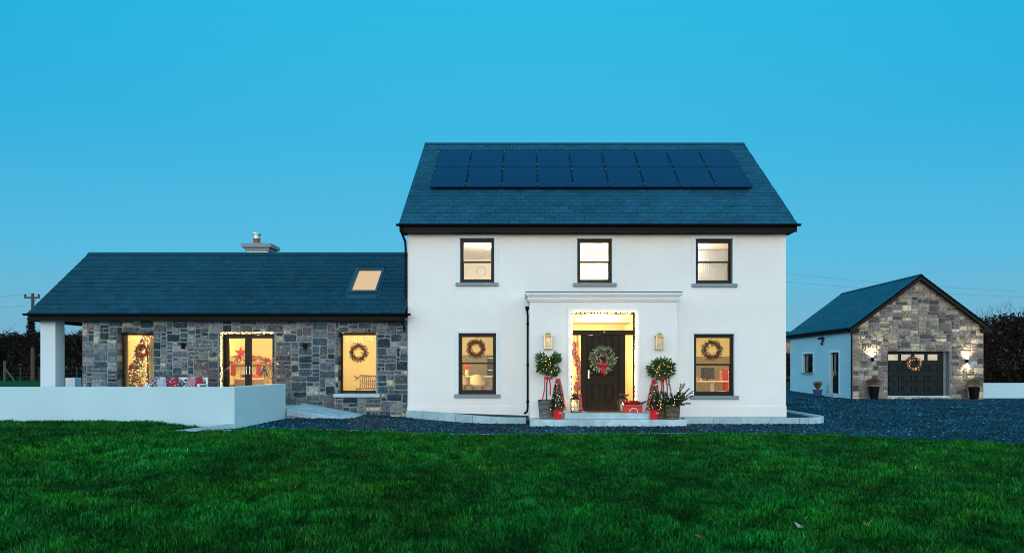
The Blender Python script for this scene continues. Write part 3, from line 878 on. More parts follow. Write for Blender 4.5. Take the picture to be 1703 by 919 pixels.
rbar(mb, sa0, sa1, sb0 - .28, sb0 - .001, -.012, .031)
skl = mb.build('skylight', mat('skylight_frame', (.010, .055, .085), .5), house, bevel=.006)
mb = MB(); rbar(mb, sa0 + t, sa1 - t, sb0 + t * 1.3, sb1 - t, .05, .056); mb.build('pane', M['glass'], skl)
mb = MB(); c0 = -.008      # blind drawn under the pane; room light behind it painted as emission
for k in range(14):
    a0 = sa0 + t + (sa1 - sa0 - 2 * t) * k / 14; a1 = sa0 + t + (sa1 - sa0 - 2 * t) * (k + 1) / 14
    am = (a0 + a1) / 2
    mb.poly([wr(a0, sb0 + .1, .004), wr(am, sb0 + .1, .012), wr(am, sb1 - t, .012), wr(a0, sb1 - t, .004)]); mb.poly([wr(am, sb0 + .1, .012), wr(a1, sb0 + .1, .004), wr(a1, sb1 - t, .004), wr(am, sb1 - t, .012)])
mb.build('blind', emis('lit_blind', (1, .69, .38), .88), skl)
gutter(-15.02, -3.54, 20.26, 3.225, .062, house)
mb = MB(); mb.box(-14.93, HL - .01, 20.33, 20.355, 3.01, 3.18); mb.box(-14.93, -14.90, 20.36, 26.0, 3.0, 3.2)
mb.build('fascia', M['black'], house)
mb = MB(); mb.box(-14.90, HL - .01, 20.357, YW - .002, 3.03, 3.05); mb.box(-14.90, WL - .002, YW, 25.9, 3.105, 3.13)
mb.build('soffit', mat('timber_soffit', (.20, .125, .075), .6), house)
mb = MB()
for s in (1, -1):
    q = [(20.36 if s == 1 else 25.94, 3.10), (23.15, 5.32), (23.15, 5.44), (20.36 if s == 1 else 25.94, 3.20)]
    for xx in (-14.94, -14.915): mb.poly([(xx, a, b) for a, b in q])
    mb.poly([(-14.94, *q[0]), (-14.915, *q[0]), (-14.915, *q[1]), (-14.94, *q[1])])
mb.build('barge_board', M['black'], wing_roof)
pipe('downpipe', [(-3.80, 20.27, 3.15), (-3.80, 20.28, 3.02), (-3.78, 20.55, 2.85), (-3.78, 20.60, 2.72)], .034, house)
# openings of the wing
YF = YW + .25
def fixed_window(rect, sill=True):
    x0, x1, z0, z1 = rect
    mb = MB(); mb.ring(x0 + .012, x1 - .002, z0 + .002, z1 - .012, YF, YF + .08, .05, .05, .075, .085)
    w = mb.build('window', M['brown'], house, bevel=.006)
    mb = MB(); mb.box(x0 + .063, x1 - .053, YF + .04, YF + .046, z0 + .088, z1 - .088); mb.build('pane', M['glass'], w)
    if sill:
        mb = MB(); mb.box(x0 - .13, x1 + .13, YW - .09, YF - .002, z0 - .11, z0 - .002); mb.build('sill', M['concrete'], w, bevel=.008)
    return w
fixed_window(wins['l'], False); fixed_window(wins['r'])
x0, x1, z0, z1 = wins['d']
mb = MB(); mb.ring(x0 + .012, x1 - .004, z0, z1 - .012, YF, YF + .09, .06, .06, .07, .03)
fd = mb.build('french_door', M['brown'], house, bevel=.006)
xm = PX(412.5, YF)
for a, b, sd in ((x0 + .074, xm - .002, 1), (xm + .002, x1 - .066, -1)):
    mb = MB(); mb.ring(a, b, z0 + .032, z1 - .084, YF + .012, YF + .07, .10, .10, .10, .16); mb.build('door_leaf', M['brown'], fd, bevel=.006)
    mb = MB(); mb.box(a + .102, b - .102, YF + .035, YF + .041, z0 + .194, z1 - .186); mb.build('pane', M['glass'], fd)
    hx = b - .05 if sd == 1 else a + .05
    mb = MB(); mb.box(hx - .014, hx + .014, YF - .002, YF + .0115, 1.42, 1.66); mb.tube([(hx, YF, 1.57), (hx, YF - .05, 1.57), (hx - sd * .12, YF - .05, 1.57)], .011, 8)
    mb.build('handle', M['steel'], fd)
# chimney
cx0, cx1 = PX(410.5, 23.4), PX(445.7, 23.4)
mb = MB(); mb.box(cx0, cx1, 23.4, 24.0, 4.8, PZ(417, 23.4)); ch = mb.build('chimney', M['render'], house)
mb = MB(); zc = PZ(417, 23.4)
mb.box(cx0 - .06, cx1 + .06, 23.34, 24.06, zc, zc + .10); mb.box(cx0 - .14, cx1 + .14, 23.26, 24.14, zc + .101, zc + .25); mb.build('cap', M['sill'], ch, bevel=.02)
mb = MB(); xc = PX(427, 23.7); mb.lathe([(.13, 0), (.115, .16), (.12, .2), (.12, .23), (.10, .23)], (xc, 23.7, zc + .25), 16)
mb.build('pot', M['terracotta'], ch)
mb = MB(); mb.lathe([(.10, .23), (.10, .30), (.13, .31), (.13, .33), (.06, .34), (.06, .37), (.15, .37), (.15, .40), (.02, .43)], (xc, 23.7, zc + .25), 14)
mb.build('cowl', M['alu'], ch)

# rooms behind the windows
def room(x0, x1, y0, y1, z0, z1, wains=0):
    mb = MB()
    mb.poly([(x0, y1, z0), (x1, y1, z0), (x1, y1, z1), (x0, y1, z1)]); mb.poly([(x0, y0, z0), (x0, y1, z0), (x0, y1, z1), (x0, y0, z1)]); mb.poly([(x1, y0, z0), (x1, y1, z0), (x1, y1, z1), (x1, y0, z1)])
    mb.build('room_wall', M['cream'] if z0 < 3 else M['offwhite'], house)
    mb = MB(); mb.poly([(x0, y0, z0), (x1, y0, z0), (x1, y1, z0), (x0, y1, z0)]); mb.build('room_floor', M['woodfloor'], house)
    mb = MB(); mb.poly([(x0, y0, z1), (x1, y0, z1), (x1, y1, z1), (x0, y1, z1)]); mb.build('room_ceiling', M['ceiling'], house)
    if wains:
        mb = MB(); mb.box(x0 + .002, x1 - .002, y1 - .03, y1 - .002, z0 + .001, wains)
        x = x0 + .25
        while x < x1 - .2:
            mb.box(x, x + .05, y1 - .045, y1 - .031, z0 + .1, wains - .1); x += .62
        mb.box(x0 + .002, x1 - .002, y1 - .05, y1 - .0305, wains, wains + .04)
        mb.build('panelling', M['taupe'], house)
YI = YW + .352
room(-13.4, -7.1, YI + .05, 25.5, .52, 3.0)
room(-7.0, -3.9, YI + .05, 25.5, .52, 3.0)
room(HL + .2, .55, YI, 25.6, .37, 2.95, 2.05)
room(.75, 3.45, PY + .31, 25.2, .352, 3.35)
room(3.65, HR - .2, YI, 25.6, .37, 2.95, 2.0)
room(HL + .2, .2, YI, 25.2, 3.15, 5.62)
room(.4, 3.6, YI, 24.2, 3.15, 5.62)
room(3.8, HR - .2, YI, 25.2, 3.15, 5.62)

# ------------------------------------------------------------------ solar panels
def on_main(px, py):
    d = Vector(((px - 881) / F, 1, -(py - 612) / F)); o = Vector((0, 0, CAMZ)); base = Vector((RX0, 20.3, ZE))
    t = (base + RN * .12 - o).dot(RN) / d.dot(RN)
    p = o + d * t - base
    return p.x, p.dot(RV)
pa0 = (on_main(714.8, 310.8)[0] + on_main(731, 249)[0]) / 2; pa1 = (on_main(1249.8, 310.8)[0] + on_main(1216, 249)[0]) / 2
pb0, pbm, pb1 = on_main(890, 310.8)[1], on_main(890, 277.3)[1], on_main(890, 249)[1]
pw, gap = (pa1 - pa0) / 9, .022
base = Vector((RX0, 20.3, ZE))
def rb(mb, a0, a1, b0, b1, c0, c1): mb.obox(base + Vector((1, 0, 0)) * a0 + RV * b0 + RN * c0, (1, 0, 0), RV, RN, a1 - a0, b1 - b0, c1 - c0)
ORD = ['first', 'second', 'third', 'fourth', 'fifth', 'sixth', 'seventh', 'eighth', 'ninth']
def panel_proto(hh):
    o = empty('solar_panel', base)
    mb = MB(); f = .03
    rb(mb, 0, f, 0, hh, .085, .122); rb(mb, pw - gap - f, pw - gap, 0, hh, .085, .122); rb(mb, f, pw - gap - f, 0, f, .085, .122); rb(mb, f, pw - gap - f, hh - f, hh, .085, .122)
    mb.build('panel_frame', M['panelframe'], o)
    mb = MB(); rb(mb, f, pw - gap - f, f, hh - f, .09, .119); mb.build('solar_cell', M['panel'], o)
    for b in (hh * .12, hh * .86): mb = MB(); rb(mb, -.012, .012, b, b + .05, .10, .128); mb.build('clamp', M['alu'], o)
    for b in (hh * .2, hh * .75): mb = MB(); rb(mb, -.01, pw - gap + .01, b, b + .04, .024, .084); mb.build('mounting_rail', M['alu'], o)
    return o
for row, (b0, b1, nm) in enumerate(((pb0, pbm, 'lower'), (pbm + .004, pb1, 'upper'))):
    proto = panel_proto(b1 - b0 - .004)
    for k in range(9):
        o = proto if k == 0 else copy_tree(proto)
        o.location = base + Vector((pa0 + k * pw + gap / 2, 0, 0)) + RV * b0
        tag(o, 'dark blue solar panel, %s from the left in the %s row on the roof' % (ORD[k], nm), 'solar panel', 'solar panels on the main roof')

# ------------------------------------------------------------------ garage
GX0, GX1, GY0, GY1 = 15.84, 22.26, 33.5, 41.5
GRX, GRZ, GEX, GEZ = 19.05, 6.16, 3.45, 3.58
gsl = (GRZ - GEZ) / GEX
gar = empty('garage', (GRX, GY0, 0), 'detached garage with stone gable front, white side wall and slate roof', 'garage')
gd = prect(1476, 1579, 584, 657.5, GY0)
gtop = lambda x: GRZ - gsl * abs(x - GRX) - .17
mb = MB()
g0, g1, g2, g3 = gd
ze = gtop(GX0)
for y in (GY0, GY0 + .4):
    mb.poly([(GX0, y, -.1), (g0, y, -.1), (g0, y, ze), (GX0, y, ze)]); mb.poly([(g1, y, -.1), (GX1, y, -.1), (GX1, y, ze), (g1, y, ze)])
    mb.poly([(g0, y, g3), (g1, y, g3), (g1, y, ze), (g0, y, ze)]); mb.poly([(g0, y, -.1), (g1, y, -.1), (g1, y, g2), (g0, y, g2)])
    mb.poly([(GX0, y, ze), (GX1, y, ze), (GRX, y, gtop(GRX))])
for (xa, za, xb, zb_) in ((g0, g2, g0, g3), (g1, g2, g1, g3), (g0, g3, g1, g3), (g0, g2, g1, g2)):
    mb.poly([(xa, GY0, za), (xb, GY0, zb_), (xb, GY0 + .4, zb_), (xa, GY0 + .4, za)])
gs = mb.build('stone_wall', M['mortar'], gar)
mb = MB()
u = .078
nx = int(round((GX1 - GX0) / u)); uu = (GX1 - GX0) / nx
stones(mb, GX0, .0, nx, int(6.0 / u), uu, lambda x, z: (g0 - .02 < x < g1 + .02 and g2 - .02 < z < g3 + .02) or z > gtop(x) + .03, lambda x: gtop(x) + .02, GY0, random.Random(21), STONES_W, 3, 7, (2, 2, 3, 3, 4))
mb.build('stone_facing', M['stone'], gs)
D_ = lambda px: 15.84 * F / (px - 881)
gw = (D_(1352), D_(1335.6), 1.36, 2.42); gdr = (D_(1395), D_(1381.2), .30, 2.42)
mb = MB(); holed_wall(mb, GY0 + .03, GY1, -.1, 3.46, GX0, GX0 + .3, [gw, gdr], axis='y')
mb.poly([(GX1, GY0 + .03, -.1), (GX1, GY1, -.1), (GX1, GY1, 3.46), (GX1, GY0 + .03, 3.46)])
mb.poly([(GX0, GY1, -.1), (GX1, GY1, -.1), (GX1, GY1, ze), (GRX, GY1, gtop(GRX)), (GX0, GY1, ze)])
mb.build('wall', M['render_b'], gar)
for ya_, yb_ in ((GY0 + .04, gdr[0] - .02), (gdr[1] + .02, GY1)):
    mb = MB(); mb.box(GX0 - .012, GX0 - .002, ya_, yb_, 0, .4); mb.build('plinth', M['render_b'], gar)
mb = MB()
for s in (1, -1):
    v = Vector((s * GEX, 0, GRZ - GEZ)); ln = v.length; v.normalize(); n = Vector((-s * v.z, 0, abs(v.x)))
    slate_slope(mb, (GRX - s * GEX, GY0 - .3, GEZ), (0, 1, 0), v, n, GY1 - GY0 + .5, ln, random.Random(31 + s))
gr = mb.build('roof', [M['slate'], M['slate_base']], gar)
mb = MB()
for k in range(19):
    y0_, y1_ = GY0 - .3 + k * .45, min(GY1 + .2, GY0 - .3 + k * .45 + .444)
    for s in (1, -1): mb.poly([(GRX, y0_, GRZ + .035), (GRX, y1_, GRZ + .035), (GRX + s * .14, y1_, GRZ - .065), (GRX + s * .14, y0_, GRZ - .065)])
mb.build('ridge_tile', M['ridge'], gr)
for s in (1, -1):
    mb = MB(); v = Vector((-s * GEX, 0, -(GRZ - GEZ)))
    mb.obox((GRX, GY0 - .29, GRZ - .26), v.normalized(), (0, 1, 0), (0, 0, 1), v.length, .03, .20)
    mb.box(*sorted((GRX - s * (GEX - .02), GRX - s * (GEX - .42))), GY0 - .285, GY0 - .03, GEZ - .24, GEZ - .03)
    mb.build('barge_board', M['soffit'], gr)
for s in (1, -1):
    mb = MB(); mb.box(*sorted((GRX - s * (GEX - .02), GRX - s * (GEX - .05))), GY0 - .25, GY1 + .18, GEZ - .20, GEZ - .03)
    mb.box(*sorted((GRX - s * (GEX - .051), GRX - s * 3.215)), GY0 + .0, GY1 + .18, GEZ - .20, GEZ - .17)
    mb.build('fascia', M['black'], gar)
for s in (1, -1):
    mb = MB(); mb.tube([(GRX - s * (GEX + .05), GY0 - .28, GEZ - .03), (GRX - s * (GEX + .05), GY1 + .2, GEZ - .03)], .06, 10); mb.build('gutter', M['black'], gar)
mb = MB(); mb.box(GX0 - .05, GX0 - .006, GY0 + .04, GY0 + .085, .1, 3.38); mb.build('downpipe', M['black'], gar)
# sectional door
YG = GY0 + .28
mb = MB(); a0, a1 = g0 + .01, g1 - .14
mb.box(a0, a1, YG + .03, YG + .07, g2 + .04, g3 - .01)
dh = g3 - g2 - .05
for r in range(4):
    z0_ = g2 + .04 + dh * r / 4; z1_ = z0_ + dh / 4
    mb.box(a0 + .01, a1 - .01, YG + .02, YG + .0295, z0_ + .006, z1_ - .006)
    if r < 3:
        for c in range(4):
            xa = PX([1478, 1500, 1521.8, 1543.6][c], YG); xb = xa + .52
            mb.ring(xa, xb, z0_ + .10, z1_ - .09, YG - .02, YG + .0195, .035, .035, .035, .035)
            mb.box(xa + .075, xb - .075, YG - .012, YG + .0195, z0_ + .16, z1_ - .15)
god = mb.build('garage_door', M['garagedoor'], gar, bevel=.008)
for c in range(4):
    xa = PX([1477.3, 1498.7, 1520.8, 1543.0][c], YG); zz = g2 + .04 + dh * .75
    mb = MB(); mb.ring(xa - .03, xa + .51, zz + .08, zz + .43, YG + .006, YG + .0195, .03, .03, .03, .03); mb.build('window_frame', M['garagedoor'], god)
    mb = MB(); mb.box(xa + .001, xa + .479, YG + .010, YG + .0195, zz + .111, zz + .399); mb.build('pane', M['darkglass'], god)
mb = MB(); mb.box(g1 - .135, g1 - .02, YG - .02, YG + .08, g2, g3 - .003); mb.build('door_jamb', M['frame_g'], god)
mb = MB(); mb.box(g0 - .02, g1 + .02, GY0 - .03, GY0 + .27, g2 - .08, g2 - .001); mb.build('door_step', M['concrete'], god)
# side window and door (in the wall that runs back from the gable)
def side_frame(y0_, y1_, z0_, z1_, name, solid):
    mb = MB(); xa, xb = GX0 + .12, GX0 + .18
    for (p, q, r_, s_) in ((y0_, y0_ + .06, z0_, z1_), (y1_ - .06, y1_, z0_, z1_), (y0_ + .06, y1_ - .06, z1_ - .06, z1_), (y0_ + .06, y1_ - .06, z0_, z0_ + .06)): mb.box(xa, xb, p + .002, q - .002, r_, s_ - .002)
    o = mb.build(name, M['black'], gar)
    mb = MB(); mb.box(xa + .02, xa + .03, y0_ + .06, y1_ - .06, z0_ + .06, z1_ - .062); mb.build('pane', M['darkglass'], o)
    return o
w_ = side_frame(*gw, 'window', False)
mb = MB(); mb.box(GX0 - .09, GX0 + .119, gw[0] - .06, gw[1] + .06, gw[2] - .10, gw[2] - .002); mb.build('sill', M['sill'], w_)
d_ = side_frame(*gdr, 'side_door', True)
mb = MB(); mb.box(GX0 + .11, GX0 + .119, gdr[0] + .07, gdr[1] - .07, gdr[2] + .05, 1.25); mb.build('door_leaf', M['black'], d_)
mb = MB(); ym = gdr[1] - .12; mb.box(GX0 + .09, GX0 + .109, ym - .025, ym + .025, 1.15, 1.45); mb.tube([(GX0 + .09, ym, 1.33), (GX0 + .04, ym, 1.33), (GX0 + .04, ym - .13, 1.33)], .012, 6); mb.build('handle', M['steel'], d_)
mb = MB(); mb.box(GX0 - .3, GX0 - .003, gdr[0] - .15, gdr[1] + .1, -.05, .28); mb.build('door_step', M['concrete'], d_)
for r_ in (gw, gdr):
    mb = MB()
    mb.box(GX0 - .014, GX0 - .003, r_[0] - .12, r_[0], r_[2], r_[3] + .12); mb.box(GX0 - .014, GX0 - .003, r_[1], r_[1] + .12, r_[2], r_[3] + .12); mb.box(GX0 - .014, GX0 - .003, r_[0], r_[1], r_[3], r_[3] + .12)
    mb.build('surround', M['trim'], gar)

# ------------------------------------------------------------------ garden walls
mb = MB(); q = -6.79; hz = 1.17
ps = [(-19, 15.7), (q, 15.7), (q, 19.0), (q - .26, 19.0), (q - .26, 15.96), (-19, 15.96)]
i = mb.pts([(x, y, -.2) for x, y in ps]); j = mb.pts([(x, y, hz) for x, y in ps])
for k in range(6): mb.face((i + k, i + (k + 1) % 6, j + (k + 1) % 6, j + k))
mb.face((j, j + 1, j + 4, j + 5)); mb.face((j + 1, j + 2, j + 3, j + 4))
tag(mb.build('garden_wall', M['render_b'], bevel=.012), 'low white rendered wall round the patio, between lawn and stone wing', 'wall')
mb = MB(); mb.box(22.3, 40, 34.2, 34.45, -.2, PZ(636.5, 34.2))
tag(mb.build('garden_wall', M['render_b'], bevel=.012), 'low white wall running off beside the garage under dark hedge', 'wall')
a = P(108.5, 628, 27); b = P(124.5, 628, 27)
mb = MB(); mb.box(a[0], b[0], 27, 27.4, .0, a[2])
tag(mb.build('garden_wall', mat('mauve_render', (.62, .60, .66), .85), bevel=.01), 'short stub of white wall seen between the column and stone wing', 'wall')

# ------------------------------------------------------------------ ornament builders
def bow(mb, c, s, tail=1.0, m=0):
    mb.m = m
    x, y, z = c
    for sg in (1, -1):
        mb.ell((x + sg * s * .42, y, z + s * .10), (s * .46, s * .18, s * .27), ang=sg * -.35, n=10, m=6)
    mb.ell((x, y - s * .1, z), (s * .16, s * .14, s * .17), n=8, m=5)
    for sg, l in ((1, 1.0), (-1, .85)):
        pts = [(x + sg * s * (.05 + .22 * t + .05 * math.sin(5 * t)), y - .01 + .02 * math.sin(6 * t), z - s * 1.5 * tail * l * t) for t in np.linspace(0, 1, 6)]
        ribbon(mb, pts, s * .26)
def ribbon(mb, pts, w, tk=.004, axis=(1, 0, 0)):
    ax = Vector(axis) * w / 2
    pts = [Vector(p) for p in pts]
    th = Vector((0, tk, 0)) if abs(axis[1]) < .9 else Vector((tk, 0, 0))
    ids = [mb.pts([p - ax - th, p + ax - th, p + ax + th, p - ax + th]) for p in pts]
    for a, b in zip(ids, ids[1:]):
        for k in range(4): mb.face((a + k, a + (k + 1) % 4, b + (k + 1) % 4, b + k))
    mb.face([ids[0] + k for k in range(4)]); mb.face([ids[-1] + k for k in range(4)])
def rdir(): 
    v = Vector((random.gauss(0, 1), random.gauss(0, 1), random.gauss(0, 1))); return v.normalized()
def wreath(c, Rm, r, label, n=420, red=.35, pale=.05, bowsize=0, ln=.07, lights=0, extra=None, frame=True):
    o = empty('wreath', c, label, 'wreath', 'festive wreaths')
    mb = MB()
    ringp = [(c[0] + Rm * math.cos(t), c[1], c[2] + Rm * math.sin(t)) for t in np.linspace(0, 2 * math.pi, 25)]
    mb.m = 3; mb.tube(ringp, r * .35, 6, cap=False)
    for k in range(n):
        t = random.uniform(0, 2 * math.pi); d = rdir(); d.y *= .55
        q = random.random() ** .6 * r
        p = Vector((c[0] + (Rm + d.x * 0) * math.cos(t), c[1], c[2] + Rm * math.sin(t))) + d * q
        rad = Vector((math.cos(t), 0, math.sin(t))); tan = Vector((-math.sin(t), 0, math.cos(t)))
        z = random.random()
        if z < red:
            mb.m = 1; mb.octa(p + Vector((0, -.25 * r, 0)), random.uniform(.010, .020) * (Rm / .26 + .4) / 1.4)
        else:
            mb.m = 2 if z < red + pale else 0
            g = random.uniform(.6, 1.6); mb.col = (g, g, g)
            mb.leaf(p, d * .8 + rad * random.uniform(-.2, .9) + tan * .8 + Vector((0, -.35, 0)), ln * random.uniform(.6, 1.3), ln * .38)
            mb.col = None
    mb.has = True
    mb.build('foliage', [M['wleaf'], M['red'], M['pale'], M['bark']], o)
    if bowsize:
        mb = MB(); bow(mb, (c[0] + (extra or 0), c[1] - r * .8, c[2] - Rm * .75), bowsize); mb.build('bow', M['redcloth'], o, smooth=True)
    if lights:
        mb = MB()
        for k in range(lights):
            t = random.uniform(0, 6.28); mb.octa((c[0] + (Rm + random.uniform(-.8, .8) * r) * math.cos(t), c[1] - r * .9, c[2] + (Rm + random.uniform(-.8, .8) * r) * math.sin(t)), .007)
        mb.build('fairy_light', M['ledsoft'], o)
    return o
def hang(px, py, D): return P(px, py, D)
wreath(hang(1002, 597, YD - .11), .225, .15, 'big door wreath of pale dried leaves with red bow on the dark front door', 980, .16, .42, .20, .10)
wreath(hang(791.8, 579.6, YW + .11), .205, .092, 'red and green wreath in the ground floor window left of the porch', 900, .35, .05)
wreath(hang(1183.8, 581.8, YW + .11), .230, .10, 'green wreath with few berries in the ground floor window right of the porch', 900, .25, .14)
wreath(hang(596, 586, YF - .03), .205, .088, 'wreath in the lone stone wing window beside the white house', 800, .45, .14)
wreath(hang(235.5, 584, YF - .03), .165, .065, 'deep red wreath on window before the indoor Christmas tree', 480, .72, .05)
wreath(hang(1520, 604.2, YG - .06), .285, .10, 'speckled wreath hung on the garage door', 520, .35, .32, lights=30)
tk = empty('wreath', hang(800.4, 451, YW + .30), 'thin pale ring wreath in the upper left bedroom window', 'wreath', 'festive wreaths')
mb = MB(); c = tk.location
for k in range(260):
    t = random.uniform(0, 6.28); mb.leaf((c.x + .15 * math.cos(t), c.y, c.z + .15 * math.sin(t)), rdir(), .035, .012)
mb.build('foliage', mat('faded_leaf', (.55, .52, .42), .8), tk)

# --- wall lanterns on the porch
def wall_lantern(x, z, label):
    y = PY
    o = empty('wall_lantern', (x, y, z), label, 'lantern', 'brass lanterns on the porch wall')
    w, h = .105, .17
    mb = MB(); mb.box(x - .055, x + .055, y - .02, y - .002, z - .12, z + .14); mb.box(x - .02, x + .02, y - .05, y - .021, z + .06, z + .10); mb.build('back_plate', M['brass'], o, bevel=.004)
    yc = y - .125
    mb = MB()
    for sx in (-1, 1):
        for sy in (-1, 1): mb.box(x + sx * w - .011, x + sx * w + .011, yc + sy * .075 - .011, yc + sy * .075 + .011, z - h, z + h)
    mb.box(x - w - .02, x + w + .02, yc - .095, yc + .095, z - h - .022, z - h - .001)
    mb.box(x - w - .022, x + w + .022, yc - .098, yc + .098, z + h + .001, z + h + .02)
    mb.lathe([(.10, 0), (.09, .03), (.05, .045), (.035, .06)], (x, yc, z + h + .02), 12)
    mb.tube([(x + .05 * math.cos(t), yc, z + h + .075 + .045 * math.sin(t)) for t in np.linspace(-.2, math.pi + .2, 9)], .007, 6)
    mb.build('cage', M['brass'], o)
    mb = MB()
    mb.box(x - w + .012, x + w - .012, yc - .078, yc - .074, z - h, z + h); mb.box(x - w + .012, x + w - .012, yc + .074, yc + .078, z - h, z + h)
    mb.build('pane', M['lampglass'], o)
    mb = MB()
    for dx in (-.025, .02): mb.tube([(x + dx, yc, z - h), (x + dx, yc, z - h + .12)], .013, 8); mb.ell((x + dx, yc, z - h + .15), (.014, .014, .035))
    mb.build('candle_bulb', M['candle'], o)
    return o
lw = P(911.5, 568.5, PY - .1)
wall_lantern(lw[0], lw[2], 'brass wall lantern on the porch above the topiary with a lone red bucket tree')
lw = P(1097, 569, PY - .1)
wall_lantern(lw[0], lw[2], 'brass wall lantern on the porch above the topiary next to the bushy fir')

# --- string lights round the openings
def string_lights(path, n, jit, label, cat='string lights', rb_=.0085, drop=None, m='led'):
    o = empty('string_lights', path[0], label, cat)
    cb, bl = MB(), MB()
    P_ = [Vector(p) for p in path]
    seg = [(b - a).length for a, b in zip(P_, P_[1:])]; tot = sum(seg)
    pts = []
    for k in range(n):
        d = tot * (k + .5) / n; i = 0
        while d > seg[i]: d -= seg[i]; i += 1
        p = P_[i].lerp(P_[i + 1], d / seg[i])
        p = p + Vector((random.uniform(-jit, jit), random.uniform(-jit, 0), random.uniform(-jit, jit)))
        pts.append(p); bl.octa(p + Vector((0, -.01, 0)), rb_)
        if drop and random.random() < drop[0]:
            q = p.copy(); l = random.uniform(.03, drop[1])
            for s in range(int(l / .035)): bl.octa(q + Vector((random.uniform(-.01, .01), -.01, -.035 * (s + 1))), rb_ * .9)
    cb.tube(pts, .003, 4, cap=False)
    cb.build('cable', M['black'], o); bl.build('bulb', M[m], o)
    return o
e = .03
string_lights([(DO[0] + e, PY - .03, DO[2] + .05), (DO[0] + e * .4, PY - .03, DO[3] - .02), (DO[1] - e * .4, PY - .03, DO[3] - .02), (DO[1] - e, PY + .0, DO[2] + .05)], 430, .026,
              'warm white string lights framing the front door opening', rb_=.0058, drop=(.25, .14))
d0 = wins['d']
string_lights([(d0[0] + .045, YW + .06, .56), (d0[0] + .045, YW + .06, d0[3] - .03), (d0[1] - .02, YW + .06, d0[3] - .03)], 230, .03, 'warm string lights along the french door frame in the stone wing', rb_=.0058)
for nm, lab in (('r', 'icicle lights across the top of the lone stone wing window'), ('l', 'icicle lights above the Christmas tree window')):
    w_ = wins[nm]
    string_lights([(w_[0] + .1, YF + .16, w_[3] - .12), (w_[1] - .05, YF + .16, w_[3] - .12)], 26, .01, lab, rb_=.006, drop=(.8, .22), m='ledsoft')

# --- plants at the door
def basket(x, y, z, r0, r1, h, m):
    mb = MB(); mb.lathe([(r0 * .97, 0), (r0, .02), ((r0 + r1) / 2 * 1.02, h * .5), (r1, h - .03), (r1 * 1.05, h - .01), (r1 * 1.04, h), (r1 * .92, h - .004), (r1 * .9, h - .05)], (x, y, z), 28)
    return mb
def topiary(x, y, z, cz, rx, rz, label, heart, bowz, mname, r0, r1, bh, dx=0):
    o = empty('topiary', (x, y, z), label, 'potted tree', 'bay topiaries at the front door')
    pot = basket(x, y, z, r0, r1, bh, mname).build('basket', M[mname], o, smooth=True)
    mb = MB(); mb.lathe([(r1 * .9, -.02), (.02, .0)], (x, y, z + bh - .03), 16); mb.build('soil', M['soil'], pot)
    mb = MB(); mb.tube([(x, y, z + bh - .05), (x + .01, y, (z + bh + cz) / 2), (x + dx, y, cz - rz * .3)], [.02, .016, .014], 8)
    for k in range(14):
        d = rdir(); mb.tube([(x + dx, y, cz - rz * .4), (x + dx + d.x * rx * .6, y + d.y * rx * .6, cz + d.z * rz * .6)], [.009, .004], 5)
    mb.build('trunk', M['bark'], o)
    mb = MB()
    clumps = []
    for k in range(30):
        d = rdir(); clumps.append((Vector((x + dx + d.x * rx * .72, y + d.y * rx * .72, cz + d.z * rz * .66 + (heart * (abs(d.x) - .45) * rz * .9 if d.z > 0 else 0))), random.uniform(.6, 1.35)))
    for k in range(1500):
        c, b = random.choice(clumps); d = rdir(); q = c + d * random.random() ** .5 * rx * .36
        g = b * random.uniform(.5, 1.5); mb.col = (g * 1.05, g, g * .9)
        ou = (q - Vector((x + dx, y, cz))).normalized()
        mb.leaf(q, ou * .9 + d * .6 + Vector((0, 0, .35)), random.uniform(.06, .11), .042)
    mb.build('crown', M['leaf'], o)
    mb = MB()
    for k in range(34):
        d = rdir(); d.y = -abs(d.y); mb.octa((x + dx + d.x * rx * .8, y + d.y * rx * .95, cz + d.z * rz * .75), .0058)
    mb.build('fairy_light', M['ledsoft'], o)
    mb = MB(); bow(mb, (x + dx * .6, y - .04, bowz), .15, 0.25)
    for sg in (-1, 1): ribbon(mb, [(x + sg * .03 + .02 * math.sin(4 * t) + sg * .05 * t + (.04 if sg > 0 else -.02), y - .06, bowz - t * (bowz - z - bh + .0) * (1.0 if sg < 0 else .8)) for t in np.linspace(0, 1, 7)], .036)
    mb.build('bow', M['redcloth'], o, smooth=False)
    return o
topiary(PX(908.8, 19.25), 19.25, .184, PZ(606.5, 19.25), .37, .30, 'bay topiary with a heart shaped crown and red bow in grey wicker basket', 1.2, PZ(629, 19.25), 'wicker_g', .195, .235, .53, .09)
topiary(PX(1102.5, 19.35), 19.35, .184, PZ(612.5, 19.35), .38, .27, 'bay topiary with flat rounded crown and red bow, its basket behind the fir', 0, PZ(629.5, 19.35), 'wicker_b', .19, .22, .46, -.04)
